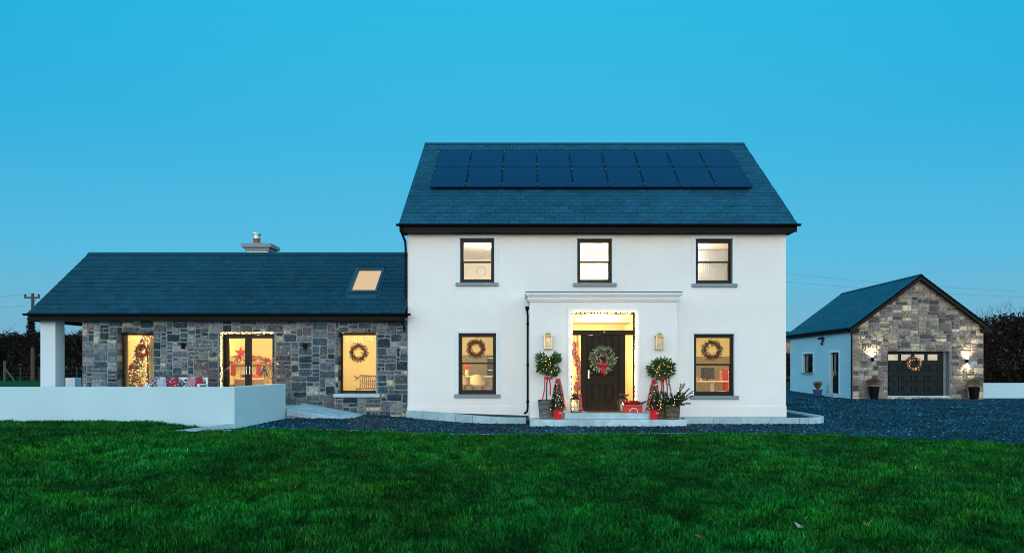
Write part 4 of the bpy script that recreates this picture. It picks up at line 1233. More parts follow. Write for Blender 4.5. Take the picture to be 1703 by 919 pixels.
def cone_tree(x, y, z, label, side):
    o = empty('bucket_tree', (x, y, z), label, 'potted tree', 'small Christmas trees in red buckets')
    mb = MB(); mb.lathe([(.105, 0), (.11, .01), (.14, .265), (.148, .27), (.148, .29), (.135, .29), (.13, .26)], (x, y, z), 22)
    b = mb.build('bucket', M['redpaint'], o, smooth=False)
    mb = MB(); mb.box(x + .02, x + .10, y - .136, y - .126, z + .17, z + .195); mb.build('plate', M['brass'], b)
    mb = MB(); mb.lathe([(.125, 0), (.02, .02)], (x, y, z + .25), 12); mb.build('soil', M['soil'], b)
    h = .88
    mb = MB(); mb.tube([(x, y, z + .2), (x, y, z + .25 + h)], [.018, .004], 6); mb.build('trunk', M['bark'], o)
    mb = MB()
    for k in range(4200):
        t = 1 - (1 - random.random()) ** .6; a = random.uniform(0, 6.28)
        r = .19 * (1 - t) ** .8 + .012; q = r * random.random() ** .4
        g = random.uniform(.45, 1.7); mb.col = (g, g, g)
        d = Vector((math.cos(a), math.sin(a), random.uniform(-.1, .9)))
        mb.leaf((x + q * math.cos(a), y + q * math.sin(a), z + .25 + h * t), d, random.uniform(.035, .07), .014)
    mb.build('crown', M['fir'], o)
    mb = MB()
    for k in range(26):
        t = random.random() ** 1.3 * .85; a = random.uniform(math.pi, 2 * math.pi); r = .19 * (1 - t) ** .8 + .02
        mb.octa((x + r * math.cos(a), y + r * math.sin(a), z + .27 + h * t), .0058)
    mb.build('fairy_light', M['ledsoft'], o)
    mb = MB()
    for sg, l in ((side, 1.0), (-side * .3, .45)):
        ribbon(mb, [(x + sg * (.02 + .17 * t + .015 * math.sin(9 * t)), y - .05 - .12 * t, z + .25 + h - t * l * .86) for t in np.linspace(0, 1, 9)], .026)
    mb.ell((x, y - .03, z + .25 + h - .04), (.035, .03, .05))
    mb.build('ribbon', M['redcloth'], o)
    return o
cone_tree(PX(928, 18.98), 18.98, .184, 'small cone fir in red bucket in front of the grey wicker basket', 1)
cone_tree(PX(1088, 18.95), 18.95, .184, 'small cone fir in red bucket beside the bushy fir and red crate', -1)
def bushy_fir(x, y, z):
    o = empty('fir_bush', (x, y, z), 'bushy fir with upright side branches and fairy lights in brown wicker basket', 'potted tree')
    b = basket(x, y, z, .19, .215, .41, 'wicker_b').build('basket', M['wicker_b'], o, smooth=True)
    mb, tr = MB(), MB()
    brs = []
    for k in range(46):
        a = random.uniform(0, 6.28); e_ = random.uniform(.05, 1.0)
        d = Vector((math.cos(a) * math.cos(e_), math.sin(a) * math.cos(e_) * .8, math.sin(e_))); brs.append((d, random.uniform(.28, .50)))
    for dx, dz, l in ((.95, .75, .62), (.6, .95, .70), (-.25, 1, .72), (.8, .4, .62), (.35, 1, .62), (.9, 1.0, .62)): brs.append((Vector((dx, -.1, dz)).normalized(), l))
    for d, l in brs:
        p0 = Vector((x + random.uniform(-.05, .05), y, z + .38)); p1 = p0 + d * l
        tr.tube([p0, p1], [.010, .004], 5)
        for q in range(150):
            t = random.uniform(.02, 1.02); g = random.uniform(.5, 1.5); mb.col = (g, g, g)
            mb.leaf(p0.lerp(p1, t), d * .8 + rdir() * .9, random.uniform(.04, .075), .015)
    tr.build('branch', M['bark'], o); mb.build('foliage', M['fir'], o)
    mb = MB()
    for k in range(26):
        d, l = random.choice(brs); t = random.uniform(.3, .95); p = Vector((x, y, z + .38)) + d * l * t; mb.octa((p.x, p.y - .05, p.z), .0058)
    mb.build('fairy_light', M['ledsoft'], o)
bushy_fir(PX(1118.3, 18.98), 18.98, .184)
def floor_lantern(x, y, z, s, label, fl):
    o = empty('floor_lantern', (x, y, z), label, 'lantern', 'candle lanterns on the doorstep')
    w, h = .135 * s, .36 * s
    mb = MB()
    mb.box(x - w, x + w, y - w, y + w, z, z + .03)
    for sx in (-1, 1):
        for sy in (-1, 1): mb.box(x + sx * (w - .012) - .011, x + sx * (w - .012) + .011, y + sy * (w - .012) - .011, y + sy * (w - .012) + .011, z + .03, z + h)
    mb.box(x - w - .012, x + w + .012, y - w - .012, y + w + .012, z + h, z + h + .025)
    i = mb.pts([(x - w, y - w, z + h + .025), (x + w, y - w, z + h + .025), (x + w, y + w, z + h + .025), (x - w, y + w, z + h + .025), (x - .05, y - .05, z + h + .10), (x + .05, y - .05, z + h + .10), (x + .05, y + .05, z + h + .10), (x - .05, y + .05, z + h + .10)])
    for f in ((0, 1, 5, 4), (1, 2, 6, 5), (2, 3, 7, 6), (3, 0, 4, 7), (4, 5, 6, 7)): mb.face([i + k for k in f])
    mb.build('cage', M['darkwood'], o)
    mb = MB()
    mb.box(x - w + .024, x + w - .024, y - w + .010, y - w + .013, z + .03, z + h); mb.build('pane', M['lampglass'], o)
    mb = MB(); mb.lathe([(.055, 0), (.058, .01), (.058, .19 * s), (.05, .195 * s), (.01, .19 * s)], (x, y, z + .03), 16); cd = mb.build('candle', M['candle'], o, smooth=True)
    mb = MB(); mb.ell((x, y, z + .03 + .22 * s), (.012, .012, .032)); mb.build('flame', M['flame'], cd)
    light('candle_light', (x, y - .02, z + .03 + .25 * s), 3.0, (1, .55, .2), .02, o)
    mb = MB()
    for k in range(90):
        g = random.uniform(.5, 1.5); mb.m = 0; mb.col = (g, g, g); d = rdir(); d.z = abs(d.z)
        mb.leaf((x + random.uniform(-.08, .08), y - .03 + random.uniform(-.05, .05), z + h + .08 + random.uniform(0, .05)), d, .075, .026)
    mb.col = None; mb.m = 1
    for k in range(12): mb.octa((x + random.uniform(-.09, .09), y - .08, z + h + .12 + random.uniform(-.02, .06)), .014)
    mb.build('sprig', [M['leaf'], M['red']], o)
    mb = MB(); bow(mb, (x + .10 * s, y - .05, z + h + .13), .10, .3)
    if fl:
        ribbon(mb, [(x + .12 + .07 * t + .015 * math.sin(7 * t), y - .12 - .06 * t, z + h + .12 - .44 * t) for t in np.linspace(0, 1, 8)], .05)
    mb.build('bow', M['redcloth'], o)
floor_lantern(PX(957, 19.42), 19.42, .35, 1.0, 'dark floor lantern with long red ribbon on the handle side of the door', True)
floor_lantern(PX(1035.5, 19.46), 19.46, .35, .98, 'dark floor lantern behind the red crate, candle glowing on the door', False)
cx, cyy, cz = PX(1051.5, 19.3), 19.3, .35
o = empty('red_crate', (cx, cyy, cz), 'red painted wooden crate full of poinsettias on the doorstep', 'crate')
mb = MB(); mb.box(cx - .265, cx + .265, cyy - .13, cyy + .13, cz + .001, cz + .02)
for k in range(3):
    z0_ = cz + .022 + k * .072
    mb.box(cx - .265, cx + .265, cyy - .13, cyy - .112, z0_, z0_ + .064); mb.box(cx - .265, cx + .265, cyy + .112, cyy + .13, z0_, z0_ + .064)
    mb.box(cx - .265, cx - .247, cyy - .111, cyy + .111, z0_, z0_ + .064); mb.box(cx + .247, cx + .265, cyy - .111, cyy + .111, z0_, z0_ + .064)
mb.build('crate_box', M['redpaint'], o, bevel=.004)
mb = MB(); mb.tube([(cx + .02 + .11 * math.cos(t), cyy - .14 - .01 * math.sin(t), cz + .03 + .10 * math.sin(t)) for t in np.linspace(-.2, math.pi + .1, 12)], .012, 6); mb.build('rope_handle', M['white'], o)
mb = MB()
for k in range(7):
    fx, fz = cx - .21 + k * .062 + random.uniform(-.01, .01), cz + .27 + random.uniform(-.02, .03)
    for q in range(16):
        mb.m = 0; d = rdir(); d.y -= .5; mb.leaf((fx, cyy - .05 + random.uniform(-.04, .04), fz), d, .085, .045)
for k in range(110):
    mb.m = 1; g = random.uniform(.5, 1.4); mb.col = (g, g, g); d = rdir(); d.z = abs(d.z) * .6
    mb.leaf((cx + random.uniform(-.25, .3), cyy + random.uniform(-.1, .1), cz + .22 + random.uniform(0, .04)), d, .09, .035)
for k in range(30):
    g = random.uniform(.5, 1.2); mb.col = (g, g, g); t = random.random(); mb.leaf((cx + .26 + .12 * t, cyy, cz + .24 + .08 * t), Vector((1, 0, .6)) + rdir() * .8, .06, .025)
mb.has = True
mb.build('poinsettia', [M['redcloth'], M['leaf']], o)
mb = MB(); mb.box(dl - .05, dr + .05, 19.2, 19.58, .352, .37)
tag(mb.build('doormat', M['mat'], bevel=.006), 'brown coir doormat in front of the dark front door', 'doormat')

# ------------------------------------------------------------------ patio furniture and twig trees
ZP = .5
def bench():
    y = 19.4; xa, xb = PX(249, y), PX(338, y)
    o = empty('garden_bench', ((xa + xb) / 2, y, ZP), 'white slatted garden bench with crossed back on the patio', 'bench')
    mb = MB()
    for x in (xa, xb - .05):
        mb.box(x, x + .05, y + .25, y + .30, ZP, ZP + .84); mb.box(x, x + .05, y - .25, y - .20, ZP, ZP + .62); mb.box(x, x + .05, y - .25, y + .249, ZP + .621, ZP + .66)
    mb.build('bench_frame', M['white'], o, bevel=.006)
    mb = MB()
    for k in range(5): mb.box(xa + .051, xb - .051, y - .25 + k * .1, y - .17 + k * .1, ZP + .42, ZP + .45)
    mb.build('seat', M['white'], o)
    mb = MB(); mb.box(xa + .051, xb - .051, y + .255, y + .295, ZP + .79, ZP + .84); mb.box(xa + .051, xb - .051, y + .255, y + .295, ZP + .48, ZP + .52)
    n = 4; wd = (xb - xa - .1) / n
    for k in range(n):
        p = xa + .05 + k * wd
        for (u0, u1) in ((p, p + wd), (p + wd, p)):
            mb.tube([(u0, y + .275, ZP + .52), (u1, y + .275, ZP + .79)], .017, 6)
    mb.build('backrest', M['white'], o)
    def cushion(px0, px1, py, yy, m, lab, tilt=0):
        x0_, x1_ = PX(px0, yy), PX(px1, yy); zt_ = PZ(py, yy); c_ = ((x0_ + x1_) / 2, yy, zt_ - .2)
        mb = MB(); n_ = 12
        rings = []
        for j in range(n_ + 1):
            for i_ in range(n_ + 1):
                pass
        w_, h_ = (x1_ - x0_) / 2, .2
        for sg in (-1, 1):
            ids = []
            for j in range(n_ + 1):
                ids.append([])
                for i_ in range(n_ + 1):
                    u_, v_ = -1 + 2 * i_ / n_, -1 + 2 * j / n_
                    th = .07 * (1 - u_ ** 4) ** .5 * (1 - v_ ** 4) ** .5
                    k_ = 1 - .06 * (1 - abs(u_) ** 2) * (abs(v_) > .9) 
                    X_, Z_ = u_ * w_ * k_, v_ * h_
                    ids[-1].append(mb.pts([(c_[0] + X_ * math.cos(tilt) - Z_ * math.sin(tilt), yy + sg * th, c_[2] + X_ * math.sin(tilt) + Z_ * math.cos(tilt))]))
            for j in range(n_):
                for i_ in range(n_): mb.face((ids[j][i_], ids[j][i_ + 1], ids[j + 1][i_ + 1], ids[j + 1][i_]))
        tag(mb.build('cushion', m, smooth=True), lab, 'cushion', 'cushions on the garden bench')
    cushion(251, 266, 627.5, y + .12, M['plaid'], 'plaid red and white cushion, first on the bench from the tree window')
    cushion(262, 277, 629, y + .02, M['greycloth'], 'grey cushion wedged between the plaid and starry red cushions', .12)
    cushion(275, 297, 627, y + .14, M['dotty'], 'red cushion dotted with white stars near the middle of the bench')
    cushion(309, 326, 628, y + .12, M['pinkstripe'], 'red and pale striped cushion leaning beside the bare twig tree', -.25)
    cushion(322, 338, 627, y + .16, M['pink'], 'dark pink cushion at the end of the bench under the twigs', .2)
def pattern(name, a, b, kind, sc):
    m = mat(name, a, .85, var=.08); t = m.node_tree; bs = t.nodes['Principled BSDF']
    co = t.nodes.new('ShaderNodeTexCoord')
    if kind == 'check':
        tx = t.nodes.new('ShaderNodeTexChecker'); tx.inputs['Scale'].default_value = sc; fac = tx.outputs['Fac']
    elif kind == 'wave':
        tx = t.nodes.new('ShaderNodeTexWave'); tx.inputs['Scale'].default_value = sc; tx.bands_direction = 'DIAGONAL'; fac = tx.outputs['Fac']
    else:
        tx = t.nodes.new('ShaderNodeTexVoronoi'); tx.inputs['Scale'].default_value = sc
        mr = t.nodes.new('ShaderNodeMath'); mr.operation = 'LESS_THAN'; mr.inputs[1].default_value = .3; t.links.new(tx.outputs['Distance'], mr.inputs[0]); fac = mr.outputs[0]
    t.links.new(co.outputs['Object'], tx.inputs['Vector'])
    mx = t.nodes.new('ShaderNodeMix'); mx.data_type = 'RGBA'; mx.inputs[6].default_value = (*a, 1); mx.inputs[7].default_value = (*b, 1)
    t.links.new(fac, mx.inputs[0]); t.links.new(mx.outputs[2], bs.inputs['Base Color'])
    return m
M['plaid'] = pattern('plaid_cloth', (.26, .015, .045), (.24, .26, .32), 'check', 14)
M['dotty'] = pattern('starry_cloth', (.28, .012, .03), (.45, .43, .45), 'dot', 14)
M['pinkstripe'] = pattern('striped_cloth', (.32, .015, .045), (.42, .36, .42), 'wave', 7)
bench()
def twig_tree(x, y, z, h, spread, label, seed):
    rs = random.Random(seed)
    o = empty('twig_tree', (x, y, z), label, 'twig tree', 'lit twig trees by the french doors')
    mb = MB(); mb.lathe([(.13, 0), (.17, .28), (.18, .3), (.15, .29)], (x, y, z), 16); mb.build('pot', M['darkwood'], o)
    tw, bl = MB(), MB()
    def grow(p, d, l, r, lev):
        q = p
        for s in range(4):
            d = (d + Vector((rs.gauss(0, .16), rs.gauss(0, .16), rs.gauss(0, .08) + .02))).normalized()
            n = q + d * l / 4; tw.tube([q, n], [r * (1 - .18 * s), r * (1 - .18 * (s + 1))], 4, cap=False)
            if lev > 0 and s > 0 and rs.random() < .85:
                grow(n, (d + Vector((rs.gauss(0, .6), rs.gauss(0, .6), rs.gauss(0, .4)))).normalized(), l * .6, r * .6, lev - 1)
            if lev < 2 and rs.random() < .2: bl.octa(n, .005)
            q = n
    for k in range(9):
        a = rs.uniform(0, 6.28); grow(Vector((x, y, z + .25)), Vector((math.cos(a) * spread, math.sin(a) * spread, 1)).normalized(), h, .016, 2)
    tw.build('branch', M['twig'], o); bl.build('fairy_light', M['ledsoft'], o)
twig_tree(PX(349, 20.2), 20.2, ZP, .95, .28, 'bare reddish twig tree with tiny lights between bench and french doors', 3)
twig_tree(PX(466, 20.25), 20.25, ZP, .88, .30, 'bare twig tree with tiny lights at the handle-free jamb near the wall corner', 5)
def box_light(px, py, label):
    x, z = PX(px, YW), PZ(py, YW)
    o = empty('wall_light', (x, YW - .04, z), label, 'wall light', 'unlit black wall lights on the stone wing')
    mb = MB(); mb.box(x - .02, x + .02, YW - .05, YW + .02, z - .05, z + .05); mb.build('bracket', M['black'], o)
    mb = MB(); mb.tube([(x, YW - .10, z - .085), (x, YW - .10, z + .085)], .052, 14); mb.build('lamp_body', M['black'], o, bevel=.005)
box_light(307, 575, 'unlit black wall light on the stone between tree window and french doors')
box_light(508.5, 575.5, 'unlit black wall light on the stone between french doors and lone window')

# ------------------------------------------------------------------ lamps indoors
def pendant(x, y, ztop, drop, r, power, label, kind='globe', col=(1, .72, .24)):
    o = empty('pendant_lamp', (x, y, ztop), label, 'ceiling lamp', 'lit ceiling lamps indoors')
    mb = MB(); mb.lathe([(.05, -.03), (.05, -.001)], (x, y, ztop), 12); mb.tube([(x, y, ztop - .03), (x, y, ztop - drop)], .006, 6); mb.build('cord', M['white'], o)
    mb = MB(); mb.ell((x, y, ztop - drop - r * .8), (r, r, r * .8), n=16, m=10); mb.build('shade', M['globe'], o, smooth=True)
    light('room_light', (x, y, ztop - drop - 2 * r - .05), power, col, .1, o)
    return o
pendant(-12.2, 24.4, 3.0, .25, .12, 125, 'globe ceiling lamp in the Christmas tree room of the stone wing')
pendant(-9.0, 22.6, 3.0, .12, .12, 206, 'globe ceiling lamp above the sofa behind the french doors')
pendant(-6.3, 22.7, 3.0, .12, .12, 206, 'globe ceiling lamp behind the lone window of the stone wing')
pendant(-2.9, 22.6, 2.95, .15, .12, 151, 'globe ceiling lamp over the kitchen island left of the porch')
pendant(2.1, 20.36, 3.35, .0, .08, 140, 'globe ceiling lamp in the hall behind the front door')
pendant(2.1, 23.3, 3.35, .72, .10, 190, 'added unseen globe lamp brightening the back of the hall by the stairs')  # lamp added out of sight to brighten the hall behind the transom
pendant(6.9, 22.6, 2.95, .15, .12, 139, 'globe ceiling lamp in the study right of the porch')
lp = P(811, 410.5, 21.8)
pendant(lp[0], 21.8, 5.62, .0, .15, 175, 'white globe ceiling lamp seen in the upper left bedroom window', col=(1, .90, .76))
pendant(PX(971, 21.9), 21.9, 5.62, .28, .14, 222, 'bright ceiling lamp in the middle upstairs window', col=(1, .84, .58))
pendant(5.0, 22.6, 5.62, .1, .12, 140, 'ceiling lamp behind the cream blind of the upper right window', col=(1, .89, .76))
lp = P(1009, 457, 24.05)
o = empty('wall_sconce', lp, 'glowing globe wall lamp low in the middle upstairs window', 'wall lamp')
mb = MB(); mb.ell(lp, (.13, .11, .13), n=16, m=10); mb.build('shade', M['globe'], o, smooth=True)
mb = MB(); mb.box(lp[0] - .05, lp[0] + .05, 24.12, 24.199, lp[2] - .08, lp[2] + .02); mb.build('bracket', M['brass'], o)
light('sconce_light', (lp[0], 23.85, lp[2]), 25, (1, .76, .44), .1, o)
# cream blind in the right upstairs window
r_ = WIN_UP[2]; mb = MB(); n = 18
for k in range(n):
    a0 = r_[0] + .03 + (r_[1] - r_[0] - .06) * k / n; a1 = r_[0] + .03 + (r_[1] - r_[0] - .06) * (k + 1) / n; am = (a0 + a1) / 2
    mb.poly([(a0, YI + .05, r_[2] - .05), (am, YI + .035, r_[2] - .05), (am, YI + .035, r_[3] - .28), (a0, YI + .05, r_[3] - .28)]); mb.poly([(am, YI + .035, r_[2] - .05), (a1, YI + .05, r_[2] - .05), (a1, YI + .05, r_[3] - .28), (am, YI + .035, r_[3] - .28)])
mb.box(r_[0] + .02, r_[1] - .02, YI + .03, YI + .06, r_[3] - .28, r_[3] - .25)
vo = mat('voile', (.86, .80, .70), .9, var=.02); vb = vo.node_tree.nodes['Principled BSDF']; vb.inputs['Transmission Weight'].default_value = .35; vb.inputs['Roughness'].default_value = 1
tag(mb.build('window_blind', vo), 'cream pleated blind half drawn in the upper right window', 'blind')

# ------------------------------------------------------------------ things indoors
def curtain(x0_, x1_, y, z0_, z1_, m, label, waves=5):
    mb = MB(); n = waves * 8
    pr = [(x0_ + (x1_ - x0_) * k / n, y + .025 * math.sin(2 * math.pi * waves * k / n)) for k in range(n + 1)]
    for (a, b), (c, d) in zip(pr, pr[1:]): mb.poly([(a, b, z0_), (c, d, z0_), (c, d, z1_), (a, b, z1_)])
    tag(mb.build('curtain', m, smooth=True), label, 'curtain')
curtain(PX(203, 21.25), PX(213.5, 21.25), 21.25, .56, 2.95, M['curtain'], 'golden curtain hanging at the tree window jamb next to the column', 3)
curtain(PX(248, 21.3), PX(262, 21.3), 21.3, .56, 2.95, M['curtain'], 'golden curtain hanging at the tree window edge toward the bench', 3)
def xmas_tree(x, y, z, h, r):
    o = empty('christmas_tree', (x, y, z), 'tall decorated indoor Christmas tree glowing with lights in the end window', 'christmas tree')
    mb = MB(); mb.tube([(x, y, z), (x, y, z + h)], [.05, .008], 8); mb.build('trunk', M['bark'], o)
    mb = MB()
    for k in range(6500):
        t = 1 - (1 - random.random()) ** .6; a = random.uniform(0, 6.28); rr = r * (1 - t) + .03; q = rr * random.random() ** .35
        g = random.uniform(.6, 1.8); mb.col = (g, g, g)
        mb.leaf((x + q * math.cos(a), y + q * math.sin(a), z + .2 + (h - .2) * t), Vector((math.cos(a), math.sin(a), random.uniform(-.5, .3))), random.uniform(.06, .12), .018)
    mb.build('foliage', M['fir'], o)
    bl, br_, bw = MB(), MB(), MB()
    for k in range(300):
        t = random.random() ** 1.3 * .95; a = random.uniform(math.pi, 2 * math.pi); rr = r * (1 - t) + .05
        p = (x + rr * math.cos(a), y + rr * math.sin(a), z + .22 + (h - .2) * t)
        if k < 190: bl.octa(p, .012)
        elif k < 262: br_.ell(p, (.045, .045, .045), n=8, m=5)
        else: bw.ell(p, (.05, .05, .04), n=8, m=5)
    bl.build('fairy_light', M['ledsoft'], o); br_.build('bauble', M['redpaint'], o, smooth=True); bw.build('white_bauble', M['white'], o, smooth=True)
xmas_tree(-12.42, 22.2, .52, 2.3, .80)
# fireplace wall
fxc, fy = PX(413, 25.1), 25.1
o = empty('fireplace', (fxc, 25.3, .52), 'cream stone fireplace with wide mantel behind the french doors', 'fireplace')
mb = MB()
mb.box(fxc - .62, fxc - .34, 25.18, 25.49, .522, 1.72); mb.box(fxc + .34, fxc + .62, 25.18, 25.49, .522, 1.72); mb.box(fxc - .339, fxc + .339, 25.2, 25.49, 1.36, 1.72)
mb.box(fxc - .7, fxc + .7, 24.95, 25.49, .521, .56)
mb.build('surround', M['creamcloth'], o, bevel=.01)
mb = MB(); mb.box(fxc - .78, fxc + .78, 25.02, 25.49, 1.721, 1.80); mb.build('mantel', M['curtain'], o, bevel=.01)
mb = MB(); mb.box(fxc - .335, fxc + .335, 25.42, 25.48, .565, 1.355); mb.build('firebox', M['taupe'], o)
mb = MB()
for k in range(150):
    t = random.uniform(-1, 1); px_ = fxc + .82 * t; pz = 1.83 + .12 * math.cos(t * 1.4) + random.uniform(-.06, .10) - .18 * max(0, abs(t) - .75)
    z = random.random()
    if z < .38:
        mb.m = 0
        for q in range(7): d = rdir(); d.y -= .6; mb.leaf((px_, 24.98, pz), d, .10, .06)
    elif z < .72:
        mb.m = 1; mb.ell((px_, 24.96, pz), (.05, .035, .05), n=7, m=4)
    else:
        mb.m = 2; mb.col = (1, 1, 1)
        for q in range(6): mb.leaf((px_, 25.0, pz), rdir(), .10, .03)
        mb.col = None
mb.has = True
tag(mb.build('garland', [M['redcloth'], M['creamcloth'], M['leaf']]), 'garland of red and white flowers along the mantel', 'garland')
sx, sz = PX(398, 25.3), PZ(586, 25.3)
mb = MB()
outl = [(sx + (.25 if k % 2 == 0 else .10) * math.sin(k * math.pi / 5), sz + (.25 if k % 2 == 0 else .10) * math.cos(k * math.pi / 5)) for k in range(10)]
c0 = mb.pts([(sx, 25.36, sz)]); rr = mb.pts([(a, 25.42, b) for a, b in outl]); bk = mb.pts([(sx, 25.45, sz)])
for k in range(10): mb.face((c0, rr + k, rr + (k + 1) % 10)); mb.face((bk, rr + (k + 1) % 10, rr + k))
tag(mb.build('wall_star', M['redpaint']), 'red five pointed star on the wall above the mantel', 'star')
for px_, lab in ((389, 'red stocking hanging from the mantel below the star'), (431.5, 'red stocking hanging from the mantel nearer the small table tree')):
    x, z = PX(px_, 25.0), 1.74; mb = MB()
    prof = [(-.07, 0), (.07, 0), (.07, -.25), (.10, -.36), (.02, -.42), (-.09, -.38), (-.07, -.25)]
    i = mb.pts([(x + a, 24.93, z + b) for a, b in prof]); j = mb.pts([(x + a, 25.0, z + b) for a, b in prof])
    mb.face(range(i, i + 7)); mb.face(range(j, j + 7))
    for k in range(7): mb.face((i + k, i + (k + 1) % 7, j + (k + 1) % 7, j + k))
    tag(mb.build('stocking', mat('stocking_cloth', (.35, .02, .03), .8), bevel=.012), lab, 'stocking', 'stockings on the mantel')
xs0, xs1 = PX(392, 22.6), PX(441, 22.6)
o = empty('sofa', ((xs0 + xs1) / 2, 22.8, .52), 'peach fabric sofa with its back to the french doors', 'sofa')
mb = MB(); mb.box(xs0, xs1, 22.45, 22.65, .6, PZ(628.5, 22.5)); mb.build('backrest', M['peach'], o, bevel=.05, seg=3)
mb = MB(); mb.box(xs0 + .02, xs1 - .02, 22.66, 23.3, .56, .95); mb.build('seat', M['peach'], o, bevel=.04)
for x in (xs0 - .16, xs1 - .0):
    mb = MB(); mb.box(x, x + .158, 22.5, 23.3, .56, 1.08); mb.build('armrest', M['peach'], o, bevel=.04)
c = P(425.5, 625.5, 22.75); mb = MB(); mb.ell((c[0], 22.75, c[2] - .08), (.13, .09, .15)); tag(mb.build('cushion', M['redcloth'], smooth=True), 'red cushion sticking up over the sofa back', 'cushion')
tx, ty = PX(442, 24.3), 24.3; zt_ = PZ(627, ty)
o = empty('side_table', (tx, ty, .52), 'small wooden side table near the fireplace under a tiny tree', 'table')
mb = MB(); mb.box(tx - .33, tx + .33, ty - .2, ty + .2, zt_ - .04, zt_); mb.build('tabletop', M['wood'], o)
for a in (-.29, .29):
    for b in (-.16, .16): mb = MB(); mb.box(tx + a - .02, tx + a + .02, ty + b - .02, ty + b + .02, .521, zt_ - .041); mb.build('leg', M['wood'], o)
mb = MB()
for k in range(700):
    t = random.random(); a = random.uniform(0, 6.28); q = .12 * (1 - t) * random.random() ** .4; g = random.uniform(.5, 1.5); mb.col = (g, g, g)
    mb.leaf((tx - .05 + q * math.cos(a), ty + q * math.sin(a), zt_ + .03 + .36 * t), Vector((math.cos(a), math.sin(a), .3)), .05, .014)
mb.col = (1, 1, 1); mb.tube([(tx - .05, ty, zt_), (tx - .05, ty, zt_ + .3)], .012, 6)
tag(mb.build('table_tree', M['fir']), 'tiny dark fir tree standing on the side table', 'small tree')
# chair behind the lone wing window
def stick_chair():
    x0_, x1_, y = PX(593, 21.75), PX(627, 21.75), 21.75; zt = PZ(624, y)
    o = empty('wicker_chair', ((x0_ + x1_) / 2, y, .52), 'slatted warm wooden armchair behind the lone stone wing window', 'chair')
    mb = MB(); mb.box(x0_ + .04, x1_ - .02, y - .25, y + .25, .94, .98); mb.build('seat', M['wood'], o)
    mb = MB(); mb.tube([(x0_, y - .1, zt - .14), (x0_ + .05, y + .25, zt), (x1_ - .05, y + .27, zt - .02), (x1_ + .02, y - .1, zt - .16)], .022, 8); mb.tube([(x0_, y - .25, zt - .02), (x0_ + .03, y + .1, zt - .10)], .02, 8)
    for k in range(9):
        t = k / 8; x = x0_ + .06 + (x1_ - x0_ - .12) * t; mb.tube([(x, y + .22, .98), (x + .03 * (t - .5), y + .26, zt)], .013, 6)
        mb.tube([(x, y + .22, .98), (x + .10, y + .25, zt - .02)], .008, 5)
    mb.tube([(x0_ + .05, y + .24, zt - .17), (x1_ - .05, y + .24, zt - .17)], .014, 6)
    mb.build('backrest', M['wood'], o)
    for a in (x0_ + .06, x1_ - .05):
        for b in (-.2, .2): mb = MB(); mb.tube([(a, y + b, .521), (a, y + b, .94)], .02, 8); mb.build('leg', M['wood'], o)
    return o
stick_chair()
# kitchen island with stools (left of the porch)
xi0, xi1, yi = PX(760, 22.9), PX(819, 22.9), 22.9
zi = PZ(624.5, yi)
o = empty('kitchen_island', ((xi0 + xi1) / 2, yi + .3, .37), 'kitchen island with veined stone front and white worktop', 'kitchen island')
mb = MB(); mb.box(xi0 - .3, xi1 - .02, yi + .12, yi + .7, .372, zi - .05); mb.build('cabinet', M['marble'], o)
mb = MB(); mb.box(xi0 - .32, xi1, yi, yi + .72, zi - .05, zi); mb.build('worktop', M['white'], o, bevel=.006)
def stool(px, lab):
    y = 22.5; x = PX(px, y); zs, zt = PZ(639, y), PZ(622, y)
    o = empty('bar_stool', (x, y, .37), lab, 'stool', 'cream tub stools at the kitchen island')
    mb = MB(); mb.lathe([(.19, 0), (.22, .03), (.22, .07), (.18, .09)], (x, y, zs - .06), 20); mb.build('seat', M['creamcloth'], o, smooth=True)
    mb = MB(); n = 16   # curved tub back, open towards the island
    prof = []
    for k in range(n + 1):
        a = math.pi + math.pi * k / n
        prof.append((math.cos(a), math.sin(a), math.sin(math.pi * k / n) ** .6))
    for r0, r1 in ((.25, .25),):
        out_, in_ = [], []
        for ca, sa, s in prof:
            zz = zs + .06 + (zt - zs - .06) * s
            out_.append(mb.pts([(x + .26 * ca, y + .26 * sa, zs + .0), (x + .265 * ca, y + .265 * sa, zz)])); in_.append(mb.pts([(x + .21 * ca, y + .21 * sa, zs + .0), (x + .215 * ca, y + .215 * sa, zz)]))
        for k in range(n):
            for q in (out_, in_): mb.face((q[k], q[k + 1], q[k + 1] + 1, q[k] + 1))
            mb.face((out_[k] + 1, out_[k + 1] + 1, in_[k + 1] + 1, in_[k] + 1)); mb.face((out_[k], out_[k + 1], in_[k + 1], in_[k]))
    mb.build('backrest', M['creamcloth'], o, smooth=True)
    for a in (-.15, .15):
        for b in (-.15, .15): mb = MB(); mb.tube([(x + a * 1.2, y + b * 1.2, .372), (x + a, y + b, zs - .06)], .014, 6); mb.build('leg', M['darkwood'], o)
stool(795, 'cream tub stool facing the window, below the wreath'); stool(765, 'cream tub stool partly cut off by the window frame, near the vase')
c = P(777, 624.5, 23.1)
o = empty('vase', (c[0], 23.1, zi), 'white vase of orange red flowers on the kitchen worktop', 'vase')
mb = MB(); mb.lathe([(.05, 0), (.07, .05), (.075, .15), (.055, .2), (.06, .22), (.05, .2)], (c[0], 23.1, zi), 14); mb.build('vase_body', M['creamcloth'], o, smooth=True)
mb = MB()
for k in range(120): d = rdir(); mb.leaf((c[0] + random.uniform(-.08, .08), 23.1 + random.uniform(-.06, .06), zi + .28 + random.uniform(-.05, .08)), d, .07, .045)
mb.build('flower', mat('orange_flower', (.7, .08, .02), .6, var=.3), o)
c0_, c1_ = PX(810, 24.6), PX(826, 24.6)
o = empty('shelf_unit', ((c0_ + c1_) / 2, 24.7, .37), 'dark open shelf unit holding pale books against the kitchen wall', 'shelf')
